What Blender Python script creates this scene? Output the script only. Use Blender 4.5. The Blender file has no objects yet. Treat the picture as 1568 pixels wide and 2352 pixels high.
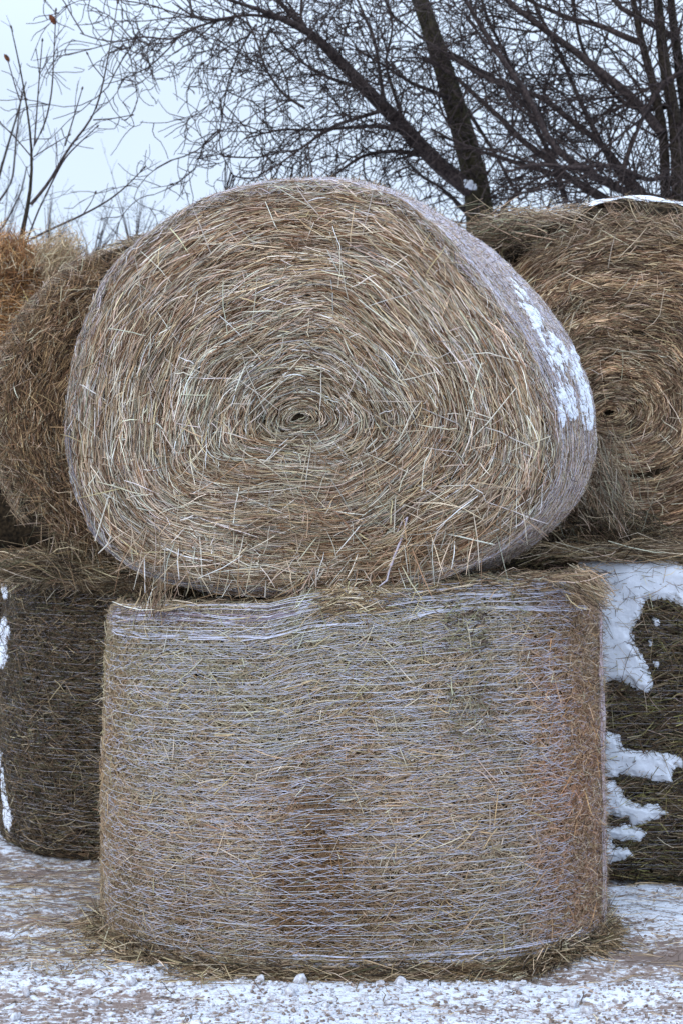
import bpy, math, random
import numpy as np
from mathutils import Vector

R = math.radians
rng = np.random.default_rng(7)
random.seed(7)
scene = bpy.context.scene
COL = scene.collection
TAU = 2 * math.pi

# ------------------------------------------------------------------ camera
cam_d = bpy.data.cameras.new("camera")
cam = bpy.data.objects.new("camera", cam_d)
COL.objects.link(cam)
CAMZ = 1.43
FPX = 3750.0          # focal length in pixels of a 1568 x 2352 frame
cam.location = (0, 0, CAMZ)
cam.rotation_euler = (R(90), 0, 0)
cam_d.sensor_fit = 'VERTICAL'
cam_d.sensor_height = 36
cam_d.lens = 36 * FPX / 2352
cam_d.clip_start = 0.05
cam_d.clip_end = 2000
cam_d.dof.use_dof = True
cam_d.dof.focus_distance = 5.15
cam_d.dof.aperture_fstop = 6.3
scene.camera = cam

# ------------------------------------------------------------------ light
SUN_EL, SUN_ROT = 28.0, 205.0
w = bpy.data.worlds.new("World")
scene.world = w
w.use_nodes = True
nt = w.node_tree
nt.nodes.clear()
out = nt.nodes.new('ShaderNodeOutputWorld')
bg = nt.nodes.new('ShaderNodeBackground')
sky = nt.nodes.new('ShaderNodeTexSky')
sky.sky_type = 'NISHITA'
sky.sun_disc = False
sky.sun_elevation = R(SUN_EL)
sky.sun_rotation = R(SUN_ROT)
sky.air_density = 1.0
sky.dust_density = 2.0
sky.ozone_density = 1.5
mix = nt.nodes.new('ShaderNodeMixRGB')       # thin even overcast over the blue
mix.inputs[0].default_value = 0.88
mix.inputs[2].default_value = (7.1, 8.4, 10.4, 1)
nt.links.new(sky.outputs[0], mix.inputs[1])
# an overcast sky is brighter overhead than near the horizon
tcw = nt.nodes.new('ShaderNodeTexCoord'); sep = nt.nodes.new('ShaderNodeSeparateXYZ')
nt.links.new(tcw.outputs['Generated'], sep.inputs[0])
mrw = nt.nodes.new('ShaderNodeMapRange'); mrw.inputs['From Min'].default_value = .25; mrw.inputs['From Max'].default_value = 1.0
mrw.inputs['To Min'].default_value = 1.0; mrw.inputs['To Max'].default_value = 2.5
nt.links.new(sep.outputs[2], mrw.inputs['Value'])
vm = nt.nodes.new('ShaderNodeVectorMath'); vm.operation = 'SCALE'
nt.links.new(mix.outputs[0], vm.inputs[0]); nt.links.new(mrw.outputs[0], vm.inputs['Scale'])
nt.links.new(vm.outputs[0], bg.inputs[0])
bg.inputs[1].default_value = 0.10
nt.links.new(bg.outputs[0], out.inputs[0])

sun_d = bpy.data.lights.new("sun", 'SUN')
sun_d.energy = 0.7
sun_d.angle = R(25)
sun_d.color = (1.0, 0.95, 0.88)
sun = bpy.data.objects.new("sun", sun_d)
COL.objects.link(sun)
_az = R(215)   # light comes from behind the camera, a little left
_d = Vector((math.sin(_az) * math.cos(R(SUN_EL)), math.cos(_az) * math.cos(R(SUN_EL)), math.sin(R(SUN_EL))))
sun.rotation_euler = _d.to_track_quat('Z', 'Y').to_euler()

scene.view_settings.view_transform = 'Standard'
scene.view_settings.look = 'None'
scene.view_settings.exposure = 0.25
scene.view_settings.gamma = 1.0

# ------------------------------------------------------------------ helpers
def PX(px, py, Y):
    return np.array([(px - 784) / FPX * Y, Y, CAMZ - (py - 1176) / FPX * Y])

def project(P):
    return np.stack([784 + P[..., 0] / P[..., 1] * FPX, 1176 - (P[..., 2] - CAMZ) / P[..., 1] * FPX], -1)

def _hash(ix, iy, iz, seed):
    h = (ix.astype(np.int64) * 374761393 + iy.astype(np.int64) * 668265263 + iz.astype(np.int64) * 2147483647 + seed * 1442695041) & 0xFFFFFFFF
    h = ((h ^ (h >> 13)) * 1274126177) & 0xFFFFFFFF
    h = ((h ^ (h >> 16)) * 2246822519) & 0xFFFFFFFF
    return ((h ^ (h >> 15)) & 0xFFFFFF) / float(0xFFFFFF)

def vnoise(P, seed=0):
    P = np.asarray(P, float)
    i = np.floor(P).astype(np.int64)
    f = P - i
    f = f * f * (3 - 2 * f)
    r = 0
    for dx in (0, 1):
        for dy in (0, 1):
            for dz in (0, 1):
                wgt = (f[..., 0] if dx else 1 - f[..., 0]) * (f[..., 1] if dy else 1 - f[..., 1]) * (f[..., 2] if dz else 1 - f[..., 2])
                r = r + wgt * _hash(i[..., 0] + dx, i[..., 1] + dy, i[..., 2] + dz, seed)
    return r * 2 - 1

def fbm(P, seed=0, octv=4):
    P = np.asarray(P, float)
    a, s, r = 1.0, 1.0, 0
    for k in range(octv):
        r = r + a * vnoise(P * s, seed + k * 17)
        a *= .5
        s *= 2.03
    return r / 1.9

def nrmz(v):
    return v / np.maximum(np.linalg.norm(v, axis=-1, keepdims=True), 1e-9)

def make_mesh(name, V, faces_list, mats, matidx=None, col=None, smooth=False):
    """faces_list: list of int arrays (n,3) or (n,4)."""
    me = bpy.data.meshes.new(name)
    V = np.ascontiguousarray(V, np.float32)
    me.vertices.add(len(V))
    me.vertices.foreach_set('co', V.ravel())
    tot = sum(f.size for f in faces_list)
    npoly = sum(len(f) for f in faces_list)
    me.loops.add(tot)
    me.loops.foreach_set('vertex_index', np.concatenate([f.ravel() for f in faces_list]).astype(np.int32))
    sizes = np.concatenate([np.full(len(f), f.shape[1]) for f in faces_list])
    starts = np.concatenate([[0], np.cumsum(sizes)[:-1]]).astype(np.int32)
    me.polygons.add(npoly)
    me.polygons.foreach_set('loop_start', starts)
    for m in mats:
        me.materials.append(m)
    if matidx is not None:
        me.polygons.foreach_set('material_index', np.asarray(matidx, np.int32))
    me.polygons.foreach_set('use_smooth', np.full(npoly, smooth, bool) if isinstance(smooth, bool) else smooth)
    if col is not None:
        a = me.color_attributes.new('tint', 'FLOAT_COLOR', 'POINT')
        c4 = np.ones((len(V), 4), np.float32)
        c4[:, :3] = col
        a.data.foreach_set('color', c4.ravel())
    me.update(calc_edges=True)
    return me

class MB:
    """collects vertices, faces, colours -> one mesh object"""
    def __init__(self):
        self.V, self.F, self.M, self.C, self.S, self.n = [], [], [], [], [], 0
    def add(self, V, F, mat=0, col=(1, 1, 1), smooth=False):
        V = np.asarray(V, float)
        self.V.append(V)
        self.F.append(np.asarray(F, np.int64) + self.n)
        self.M.append(np.full(len(F), mat))
        self.S.append(np.full(len(F), smooth, bool))
        c = np.asarray(col, float)
        if c.ndim == 1:
            c = np.tile(c, (len(V), 1))
        self.C.append(c)
        self.n += len(V)
    def obj(self, name, mats, parent=None):
        me = make_mesh(name, np.concatenate(self.V), self.F, mats, np.concatenate(self.M), np.concatenate(self.C), np.concatenate(self.S))
        o = bpy.data.objects.new(name, me)
        COL.objects.link(o)
        if parent is not None:
            o.parent = parent
            o.matrix_parent_inverse = parent_inv(parent)
        return o

def parent_inv(p):
    from mathutils import Matrix
    return Matrix.Translation(-Vector(p.location))

def thing(name, label, cat, loc=(0, 0, 0), group=None, kind=None):
    o = bpy.data.objects.new(name, None)
    o.empty_display_size = .2
    COL.objects.link(o)
    o.location = loc
    return tag(o, label, cat, group, kind)

def tag(o, label=None, cat=None, group=None, kind=None):
    if label: o['label'] = label
    if cat: o['category'] = cat
    if group: o['group'] = group
    if kind: o['kind'] = kind
    return o

def strands(mb, P, N, W, col, mat=0, flat=.45, taper=True):
    """P (n,k,3) paths, N (n,k,3) outward normals, W (n,) widths, col (n,3): ridge shaped stalks"""
    n, k, _ = P.shape
    T = nrmz(np.gradient(P, axis=1))
    S = nrmz(np.cross(T, N))
    U = nrmz(np.cross(S, T))
    ww = np.tile(W[:, None], (1, k))
    if taper:
        ww[:, 0] *= .75
        ww[:, -1] *= .35
    ww = ww[..., None]
    A = P - S * ww * .5
    B = P + U * ww * flat
    C = P + S * ww * .5
    V = np.stack([A, B, C], 2).reshape(-1, 3)
    base = (np.arange(n)[:, None] * k + np.arange(k - 1)[None]).ravel() * 3
    F = np.concatenate([np.stack([base, base + 1, base + 4, base + 3], 1), np.stack([base + 1, base + 2, base + 5, base + 4], 1)])
    c = np.repeat(col, k * 3, axis=0)
    mb.add(V, F, mat, c, False)

def tubes(mb, P, Rr, sides=4, mat=0, col=(1, 1, 1)):
    """P (n,k,3), Rr (n,k)"""
    n, k, _ = P.shape
    T = nrmz(np.gradient(P, axis=1))
    ref = np.where(np.abs(T[..., 2:3]) > .9, np.array([1., 0, 0]), np.array([0., 0, 1]))
    S = nrmz(np.cross(T, ref))
    U = np.cross(S, T)
    a = np.arange(sides) * TAU / sides
    V = P[:, :, None] + Rr[:, :, None, None] * (np.cos(a)[None, None, :, None] * S[:, :, None] + np.sin(a)[None, None, :, None] * U[:, :, None])
    V = V.reshape(-1, 3)
    base = (np.arange(n)[:, None] * k + np.arange(k - 1)[None]).ravel() * sides
    F = []
    for s in range(sides):
        s2 = (s + 1) % sides
        F.append(np.stack([base + s, base + s2, base + sides + s2, base + sides + s], 1))
    mb.add(V, np.concatenate(F), mat, col, True)

def pick(pal, n):
    """pal: list of (weight, rgb) -> (n,3) with jitter"""
    wts = np.array([p[0] for p in pal], float)
    cols = np.array([p[1] for p in pal], float)
    i = rng.choice(len(pal), n, p=wts / wts.sum())
    c = cols[i] * np.exp(rng.normal(-.04, .30, (n, 1))) * rng.uniform(.93, 1.07, (n, 3))
    return np.clip(c, .01, .9)

# ------------------------------------------------------------------ materials
def mat_new(name):
    m = bpy.data.materials.new(name)
    m.use_nodes = True
    t = m.node_tree
    return m, t, t.nodes['Principled BSDF']

def mat_strand(name, rough=.65, spec=.3):
    m, t, b = mat_new(name)
    at = t.nodes.new('ShaderNodeAttribute'); at.attribute_name = 'tint'
    tc = t.nodes.new('ShaderNodeTexCoord')
    no = t.nodes.new('ShaderNodeTexNoise'); no.inputs['Scale'].default_value = 90; no.inputs['Detail'].default_value = 2
    t.links.new(tc.outputs['Object'], no.inputs['Vector'])
    mr = t.nodes.new('ShaderNodeMapRange'); mr.inputs['To Min'].default_value = .75; mr.inputs['To Max'].default_value = 1.25
    t.links.new(no.outputs['Fac'], mr.inputs['Value'])
    mx = t.nodes.new('ShaderNodeVectorMath'); mx.operation = 'SCALE'
    t.links.new(at.outputs['Color'], mx.inputs[0]); t.links.new(mr.outputs[0], mx.inputs['Scale'])
    t.links.new(mx.outputs[0], b.inputs['Base Color'])
    b.inputs['Roughness'].default_value = rough
    b.inputs['Specular IOR Level'].default_value = spec
    return m

def mat_core(name, c1, c2, scale=60):
    m, t, b = mat_new(name)
    tc = t.nodes.new('ShaderNodeTexCoord')
    no = t.nodes.new('ShaderNodeTexNoise'); no.inputs['Scale'].default_value = scale; no.inputs['Detail'].default_value = 6
    t.links.new(tc.outputs['Object'], no.inputs['Vector'])
    cr = t.nodes.new('ShaderNodeValToRGB')
    cr.color_ramp.elements[0].position = .35; cr.color_ramp.elements[0].color = (*c1, 1)
    cr.color_ramp.elements[1].position = .65; cr.color_ramp.elements[1].color = (*c2, 1)
    t.links.new(no.outputs['Fac'], cr.inputs[0]); t.links.new(cr.outputs[0], b.inputs['Base Color'])
    bp = t.nodes.new('ShaderNodeBump'); bp.inputs['Strength'].default_value = .8; bp.inputs['Distance'].default_value = .01
    t.links.new(no.outputs['Fac'], bp.inputs['Height']); t.links.new(bp.outputs[0], b.inputs['Normal'])
    b.inputs['Roughness'].default_value = .9
    b.inputs['Specular IOR Level'].default_value = .1
    return m

def mat_snow(name):
    m, t, b = mat_new(name)
    tc = t.nodes.new('ShaderNodeTexCoord')
    no = t.nodes.new('ShaderNodeTexNoise'); no.inputs['Scale'].default_value = 55; no.inputs['Detail'].default_value = 7; no.inputs['Roughness'].default_value = .65
    t.links.new(tc.outputs['Object'], no.inputs['Vector'])
    cr = t.nodes.new('ShaderNodeValToRGB')
    cr.color_ramp.elements[0].color = (.74, .80, .90, 1); cr.color_ramp.elements[1].color = (.84, .88, .95, 1)
    t.links.new(no.outputs['Fac'], cr.inputs[0]); t.links.new(cr.outputs[0], b.inputs['Base Color'])
    bp = t.nodes.new('ShaderNodeBump'); bp.inputs['Strength'].default_value = .5; bp.inputs['Distance'].default_value = .008
    t.links.new(no.outputs['Fac'], bp.inputs['Height']); t.links.new(bp.outputs[0], b.inputs['Normal'])
    b.inputs['Roughness'].default_value = .6
    b.inputs['Subsurface Weight'].default_value = .0
    return m

M_HAY = mat_strand('hay_stalk')
M_CORE = mat_core('hay_core', (.02, .014, .009), (.085, .06, .036))
M_CORE_D = mat_core('hay_core_dark', (.012, .009, .006), (.05, .035, .02))  # both cores coloured darker to deepen the shade seen between stalks
M_NET = mat_strand('net_thread', .45, .4)
M_SNOW = mat_snow('snow')
M_BARK = mat_core('bark', (.018, .014, .012), (.06, .048, .036), 45)
M_BARKG = mat_core('bark_mossy', (.022, .02, .013), (.075, .065, .04), 30)
M_TWIG = mat_core('twig_bark', (.028, .022, .022), (.095, .073, .068), 40)
M_LEAF = mat_core('dead_leaf', (.09, .03, .015), (.2, .08, .04), 80)

PAL_FACE = [(2.4, (.54, .445, .335)), (3.2, (.42, .32, .22)), (3.2, (.27, .17, .10)), (1.4, (.42, .395, .34)), (1.7, (.13, .075, .042)), (1.2, (.78, .72, .63)), (.7, (.25, .23, .165))]
PAL_SIDE = [(3, (.52, .43, .30)), (3, (.42, .325, .22)), (1.8, (.24, .16, .10)), (1.6, (.37, .35, .25)), (1.0, (.70, .62, .49)), (.4, (.40, .23, .13)), (.7, (.10, .07, .042))]
PAL_BROWN = [(2.8, (.45, .335, .215)), (3, (.27, .185, .115)), (2.6, (.15, .092, .055)), (1.5, (.62, .51, .38)), (.5, (.25, .215, .14)), (1.3, (.065, .038, .024))]
PAL_ORANGE = [(3, (.56, .33, .15)), (2, (.38, .19, .075)), (1.2, (.70, .55, .38)), (1.4, (.16, .085, .04))]
PAL_SHADE = [(3, (.115, .075, .040)), (2, (.18, .125, .068)), (3.4, (.035, .024, .015)), (1.4, (.085, .08, .04)), (.8, (.38, .30, .19))]  # hay colours lowered to paint in the shade of gaps and rear lower bales
PAL_LOOSE = [(3, (.46, .355, .22)), (3, (.29, .20, .11)), (2.6, (.15, .095, .05)), (1, (.64, .54, .40)), (1.4, (.06, .042, .026))]

# ------------------------------------------------------------------ bale
class Bale:
    """a drum between two rings (face ring A at v=0, ring B at v=1)"""
    def __init__(s, A, B, cA, cB, rr=.03, bulge=.0, lump=.012, seed=0, dome=.03, groove=.012):
        s.n = len(A)
        s.A, s.B, s.cA, s.cB = A, B, np.array(cA, float), np.array(cB, float)
        s.gA, s.gB = A.mean(0), B.mean(0)
        s.ax = nrmz(s.gB - s.gA)
        s.L = np.linalg.norm(s.gB - s.gA)
        s.rr, s.bulge, s.lump, s.seed, s.dome = rr, bulge, lump, seed, dome
        s.groove = groove
    def ring(s, Rg, th):
        x = (th % TAU) / TAU * s.n
        i = np.floor(x).astype(int)
        f = (x - i)[..., None]
        return Rg[i % s.n] * (1 - f) + Rg[(i + 1) % s.n] * f
    def outw(s, th):
        p = s.ring(s.A, th) * .5 + s.ring(s.B, th) * .5 - (s.gA + s.gB) / 2
        p = p - (p @ s.ax)[..., None] * s.ax
        return nrmz(p)
    def lumps(s, P):
        return s.lump * (fbm(P * 3.1, s.seed, 3) + .6 * fbm(P * 9, s.seed + 5, 2))
    def side(s, th, v, h=0):
        th, v = np.broadcast_arrays(np.asarray(th, float), np.asarray(v, float))
        a, b = s.ring(s.A, th), s.ring(s.B, th)
        P = a + (b - a) * v[..., None]
        o = s.outw(th)
        off = s.bulge * (1 - (2 * v - 1) ** 2)
        for d in (v * s.L, (1 - v) * s.L):
            q = np.clip(1 - d / s.rr, 0, 1)
            off = off - s.rr * (1 - np.sqrt(np.clip(1 - q * q, 0, 1)))
        off = off + s.lumps(P)
        return P + o * (off + h)[..., None]
    def face(s, th, r, h=0, end=0):
        th, r = np.broadcast_arrays(np.asarray(th, float), np.asarray(r, float))
        Rg, c = (s.A, s.cA) if end == 0 else (s.B, s.cB)
        sg = -1 if end == 0 else 1
        o = s.outw(th)
        e = s.ring(Rg, th) - o * s.rr
        P0 = c + (e - c) * r[..., None]
        q0 = np.clip(1 - r, 0, 1)
        dd = P0 - c
        long_ = nrmz(np.array([.93, 0, .36]) - (np.array([.93, 0, .36]) @ s.ax) * s.ax)
        al = (dd @ long_)[..., None] * long_
        P0 = c + al + (dd - al) * (1 - .45 * q0[..., None] ** 2)
        wq = (np.sin(np.pi * np.clip(r, 0, 1)) * .03 + .02 * q0 * np.clip(r * 8, 0, 1))[..., None]
        wv = np.stack([vnoise(P0 * 3.4, s.seed + 41), 0 * r, vnoise(P0 * 3.4, s.seed + 42)], -1) + .10 * np.stack([vnoise(P0 * 9, s.seed + 43), 0 * r, vnoise(P0 * 9, s.seed + 44)], -1)
        wv = wv - (wv @ s.ax)[..., None] * s.ax
        P0 = P0 + wv * wq * (abs(s.ax[2]) < .5)
        lm = s.lumps(P0)
        P = P0 + o * (lm * r)[..., None]
        rad = r * .68
        gq = np.stack([np.cos(th) * 1.6 * (r + .15), np.sin(th) * 1.6 * (r + .15), rad * 26 + th * .35], -1)
        hh = s.groove * (fbm(gq, s.seed + 3, 3) + .5) * np.clip((1 - r) * 9, 0, 1) + s.dome * (1 - r ** 2) + lm * 1.6 * np.clip((1 - r) * 6, 0, 1) + h
        return P + s.ax * sg * hh[..., None]
    def body(s, mb, mat=0, nth=160, nv=40, h=-.022):
        th = np.linspace(0, TAU, nth, endpoint=False)
        v = np.linspace(0, 1, nv)
        rows = []
        for r in (.02, .2, .4, .6, .8, .93):
            rows.append(s.face(th, np.full(nth, r), h))
        for vv in v:
            rows.append(s.side(th, np.full(nth, vv), h) + (s.ax * (-h if vv == 0 else (h if vv == 1 else 0))))
        for r in (.93, .8, .6, .4, .2, .02):
            rows.append(s.face(th, np.full(nth, r), h, 1))
        V = np.concatenate(rows)
        m = len(rows)
        i = np.arange(nth); j = (i + 1) % nth
        F = np.concatenate([np.stack([k * nth + i, k * nth + j, (k + 1) * nth + j, (k + 1) * nth + i], 1) for k in range(m - 1)])
        mb.add(V, F, mat, (1, 1, 1), True)
        for k in (0, m - 1):
            c = V[k * nth:(k + 1) * nth].mean(0)
            VV = np.vstack([V[k * nth:(k + 1) * nth], c])
            mb.add(VV, np.stack([i, j, np.full(nth, nth)], 1), mat, (1, 1, 1), True)

def ring_from_px(pts, plane, n=180, smooth=5, clockwise=True):
    """pts: pixel outline; plane(px,py)->world. angle 0 = right, increasing counter-clockwise seen from the camera"""
    W = np.array([plane(*p) for p in pts])
    c = np.array([(W[:, 0].min() + W[:, 0].max()) / 2, 0, (W[:, 2].min() + W[:, 2].max()) / 2])
    an = np.arctan2(W[:, 2] - c[2], W[:, 0] - c[0]) % TAU
    o = np.argsort(an)
    an, W = an[o], W[o]
    an = np.concatenate([an - TAU, an, an + TAU]); W = np.concatenate([W, W, W])
    t = np.arange(n) / n * TAU
    out_ = np.stack([np.interp(t, an, W[:, k]) for k in range(3)], 1)
    for _ in range(smooth):
        out_ = (np.roll(out_, 1, 0) + 2 * out_ + np.roll(out_, -1, 0)) / 4
    return out_

def ellipse_ring(cx, cy, z, rx, ry, n=180, p=2.0, rot=0, wob=0, seed=0):
    t = np.arange(n) / n * TAU
    c, s_ = np.cos(t), np.sin(t)
    r = (np.abs(c) ** p + np.abs(s_) ** p) ** (-1 / p)
    x, y = rx * r * c, ry * r * s_
    if wob:
        q = 1 + wob * fbm(np.stack([c * 1.3, s_ * 1.3, np.full(n, z * .7)], 1), seed, 2)
        x, y = x * q, y * q
    cr, sr = math.cos(rot), math.sin(rot)
    return np.stack([cx + x * cr - y * sr, cy + x * sr + y * cr, np.full(n, z) if np.isscalar(z) else z], 1)

def upright_disc_ring(cx, Y, cz, rx, rz, n=180, flatb=1.0, yaw=0, wob=.02, seed=0):
    t = np.arange(n) / n * TAU
    c, s_ = np.cos(t), np.sin(t)
    q = 1 + wob * fbm(np.stack([c * 1.3, s_ * 1.3, np.full(n, 3.3)], 1), seed, 2)
    x, z = rx * c * q, rz * s_ * q
    z = np.where(z < -flatb * rz, -flatb * rz - (-flatb * rz - z) * .25, z)
    return np.stack([cx + x * math.cos(yaw), Y + x * math.sin(yaw), cz + z], 1)

# straw laid along the coil on a face: curves that follow the spiral
def face_straw(mb, b, n, pal, Lr=(.05, .2), Wr=(.002, .0055), hr=(-.012, .012), dev=8, k=5, mat=0, rmin=.03, rmax=.985, th_rng=None, lift=.012, colf=None, end=0):
    r = np.sqrt(rng.uniform(rmin ** 2, rmax ** 2, n))
    th = rng.uniform(0, TAU, n) if th_rng is None else rng.uniform(*th_rng, n)
    Rg, c = (b.A, b.cA) if end == 0 else (b.B, b.cB)
    rad = np.linalg.norm(b.ring(Rg, th) - c, axis=-1)
    L = rng.uniform(*Lr, n) * (.5 + .5 * np.minimum(1, r * 2.2))
    ang = R(1) * rng.normal(0, dev, n) + R(3)
    sg = rng.choice([-1, 1], n)
    t = np.linspace(-.5, .5, k)[None]
    dth = sg[:, None] * t * (L * np.cos(ang) / (rad * r + .02))[:, None]
    dr = t * (L * np.sin(ang) / rad)[:, None] + (rng.normal(0, .012, n) * (L / .15))[:, None] * (t * 2) ** 2
    # keep stiff stalks straighter than the circle they lie on
    stiff = rng.uniform(0, .5, n)
    dr = dr + stiff[:, None] * (dth ** 2) * r[:, None] * .5 - (stiff * (dth[:, -1] ** 2) * r * .25)[:, None]
    h = rng.uniform(*hr, n)[:, None] + (rng.normal(0, 1, n) * lift)[:, None] * t * 2 + (np.abs(rng.normal(0, 1, n)) * lift * .4)[:, None] * (.25 - t * t) * 4
    P = b.face(th[:, None] + dth, np.clip(r[:, None] + dr, .0, 1.005), h, end)
    N = np.broadcast_to(-b.ax if end == 0 else b.ax, P.shape) + rng.normal(0, .45, (n, 1, 3))
    col = pick(pal, n)
    if colf is not None:
        col = colf(P[:, k // 2], col)
    strands(mb, P, N, rng.uniform(*Wr, n), col, mat)

# stalks lying at any angle on a face (straight, sticking out a little, some kinked)
def face_stray(mb, b, n, pal, Lr=(.04, .22), Wr=(.002, .005), hr=(.004, .02), mat=0, rmax=.97, th_rng=None, tilt=.03, colf=None):
    r = np.sqrt(rng.uniform(.03, rmax ** 2, n))
    th = rng.uniform(0, TAU, n) if th_rng is None else rng.uniform(*th_rng, n)
    P0 = b.face(th, r, rng.uniform(*hr, n))
    f = np.array([1., 0, 0]); f = nrmz(f - (f @ b.ax) * b.ax)
    g = np.cross(b.ax, f)
    a = rng.uniform(0, TAU, n)
    D = np.cos(a)[:, None] * f + np.sin(a)[:, None] * g
    kink = rng.random(n) < .3
    a2 = a + np.where(kink, rng.normal(0, .7, n), rng.normal(0, .08, n))
    D2 = np.cos(a2)[:, None] * f + np.sin(a2)[:, None] * g
    L = rng.uniform(*Lr, n)[:, None]
    w1 = rng.uniform(.3, .7, n)[:, None]
    tl = (rng.normal(0, 1, n) * tilt)[:, None]
    oz = -b.ax * np.abs(rng.normal(0, tilt * .4, n))[:, None]
    pa = P0 - D * L * w1 - b.ax * tl * .5
    pb = P0 + D2 * L * (1 - w1) + b.ax * tl * .5 + oz
    P = np.stack([pa, (pa + P0) / 2, P0, (P0 + pb) / 2, pb], 1)
    P[:, [1, 3]] += rng.normal(0, .002, (n, 2, 3))
    N = np.broadcast_to(-b.ax, P.shape) + rng.normal(0, .4, (n, 1, 3))
    col = pick(pal, n)
    if colf is not None:
        col = colf(P[:, 2], col)
    strands(mb, P, N, rng.uniform(*Wr, n), col, mat)

# short chopped stalks pressed flat on the drum's side
def side_straw(mb, b, n, pal, th_rng, v_rng=(0, 1), Lr=(.02, .08), Wr=(.0018, .004), hr=(-.008, .006), dev=35, k=3, mat=0, lift=.004, colf=None, ndev=.4):
    th = rng.uniform(*th_rng, n)
    v = rng.uniform(*v_rng, n)
    rad = np.linalg.norm(b.ring(b.A, th) - b.gA, axis=-1)
    L = rng.uniform(*Lr, n)
    a = R(1) * rng.normal(0, dev, n)
    t = np.linspace(-.5, .5, k)[None]
    dth = t * (L * np.cos(a) / rad)[:, None]
    dv = t * (L * np.sin(a) / b.L)[:, None] + (rng.normal(0, .1, n) * L / b.L)[:, None] * (t * 2) ** 2
    h = rng.uniform(*hr, n)[:, None] + (rng.normal(0, 1, n) * lift)[:, None] * t * 2
    vv = np.clip(v[:, None] + dv, -.01, 1.01)
    P = b.side(th[:, None] + dth, vv, h)
    N = b.outw(th)[:, None] + rng.normal(0, ndev, (n, 1, 3))
    N = np.broadcast_to(N, P.shape)
    col = pick(pal, n)
    if colf is not None:
        col = colf(P[:, k // 2], col)
    strands(mb, P, N, rng.uniform(*Wr, n), col, mat)

# net threads running round the drum
def net_threads(mb, b, vs, th_rng, k=260, h=.004, W=.0028, wob=.004, col=(.62, .64, .78), seed=3, dip=.006, jit=.15):
    n = len(vs)
    th = np.linspace(*th_rng, k)[None].repeat(n, 0)
    vs = np.asarray(vs, float)[:, None]
    q = np.stack([th * 2.2, vs * 40 + 0 * th, np.zeros_like(th)], -1)
    q2 = np.stack([th * 9, vs * 60 + 0 * th, np.ones_like(th)], -1)
    v = vs + wob / b.L * (fbm(q * .8, seed, 3) * 2.2 + fbm(q2, seed + 2, 2) * .5)
    hh = h + dip * fbm(np.stack([th * 14, vs * 55 + 0 * th, 0 * th + 5], -1), seed + 9, 2)
    P = b.side(th, np.clip(v, 0.002, .998), hh)
    N = b.outw(th)
    c = np.array(col) * rng.uniform(1 - jit, 1 + jit, (n, 1)) * rng.uniform(.97, 1.03, (n, 3))
    strands(mb, P, N, rng.uniform(.7, 1.25, n) * W, np.clip(c, 0, .9), 0, .35, False)

# the net's fine zig-zag cross threads
def net_cross(mb, b, n, th_rng, v_rng, L=.03, W=.0011, h=.004, col=(.62, .63, .76)):
    th = rng.uniform(*th_rng, n); v = rng.uniform(*v_rng, n)
    rad = np.linalg.norm(b.ring(b.A, th) - b.gA, axis=-1)
    t = np.linspace(-.5, .5, 4)[None]
    sg = rng.choice([-1, 1], n)
    dth = t * (L * rng.uniform(1.2, 2.6, n) / rad)[:, None]
    dv = (sg * L * rng.uniform(.3, 1, n) / b.L)[:, None] * t
    hh = h + .003 * rng.normal(0, 1, (n, 4))
    P = b.side(th[:, None] + dth, np.clip(v[:, None] + dv, 0, 1), hh)
    N = np.broadcast_to(b.outw(th)[:, None], P.shape)
    c = np.array(col) * rng.uniform(.7, 1.15, (n, 1))
    strands(mb, P, N, rng.uniform(.7, 1.3, n) * W, c, 0, .3, False)

def sdf_poly(q, poly):
    """signed distance (positive inside) of points q (...,2)"""
    poly = np.asarray(poly, float)
    d = np.full(q.shape[:-1], 1e9)
    ins = np.zeros(q.shape[:-1], bool)
    for i in range(len(poly)):
        a, b_ = poly[i], poly[(i + 1) % len(poly)]
        e = b_ - a
        w_ = q - a
        t = np.clip((w_ @ e) / (e @ e + 1e-9), 0, 1)
        d = np.minimum(d, np.linalg.norm(w_ - t[..., None] * e, axis=-1))
        c = (a[1] <= q[..., 1]) != (b_[1] <= q[..., 1])
        with np.errstate(divide='ignore', invalid='ignore'):
            xx = a[0] + (q[..., 1] - a[1]) * (b_[0] - a[0]) / (b_[1] - a[1])
        ins ^= c & (q[..., 0] < xx)
    return np.where(ins, d, -d)

def snow_sheet(name, fn_pos, hgt, nu, nv, label, group=None, kind=None, cat='snow'):
    """grid on a surface; kept where hgt > 0. fn_pos(u,v,h)"""
    u, v = np.meshgrid(np.linspace(0, 1, nu), np.linspace(0, 1, nv), indexing='ij')
    P0 = fn_pos(u, v, np.zeros_like(u))
    H = hgt(P0, u, v)
    P = fn_pos(u, v, np.maximum(H, -.012))
    idx = np.arange(nu * nv).reshape(nu, nv)
    quads = np.stack([idx[:-1, :-1], idx[1:, :-1], idx[1:, 1:], idx[:-1, 1:]], -1).reshape(-1, 4)
    keep = (H.ravel()[quads] > 0).any(1)
    q = quads[keep]
    used, inv = np.unique(q, return_inverse=True)
    mb = MB()
    mb.add(P.reshape(-1, 3)[used], inv.reshape(-1, 4), 0, (1, 1, 1), True)
    o = mb.obj(name, [M_SNOW])
    tag(o, label, cat, group, kind)
    return o

# ================================================================== GROUND
def ground_h(X, Y):
    P = np.stack([X, Y, 0 * X], -1)
    h = .02 * fbm(P * 1.7, 11, 3) + .010 * fbm(P * 9, 12, 3)
    h += .006 * np.maximum(0, fbm(P * 45, 14, 2)) * (Y < 8)
    h += .016 * fbm(np.stack([X * .45, Y * 6.5, 0 * X + 3], -1), 27, 3)
    return h - .01

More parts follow.
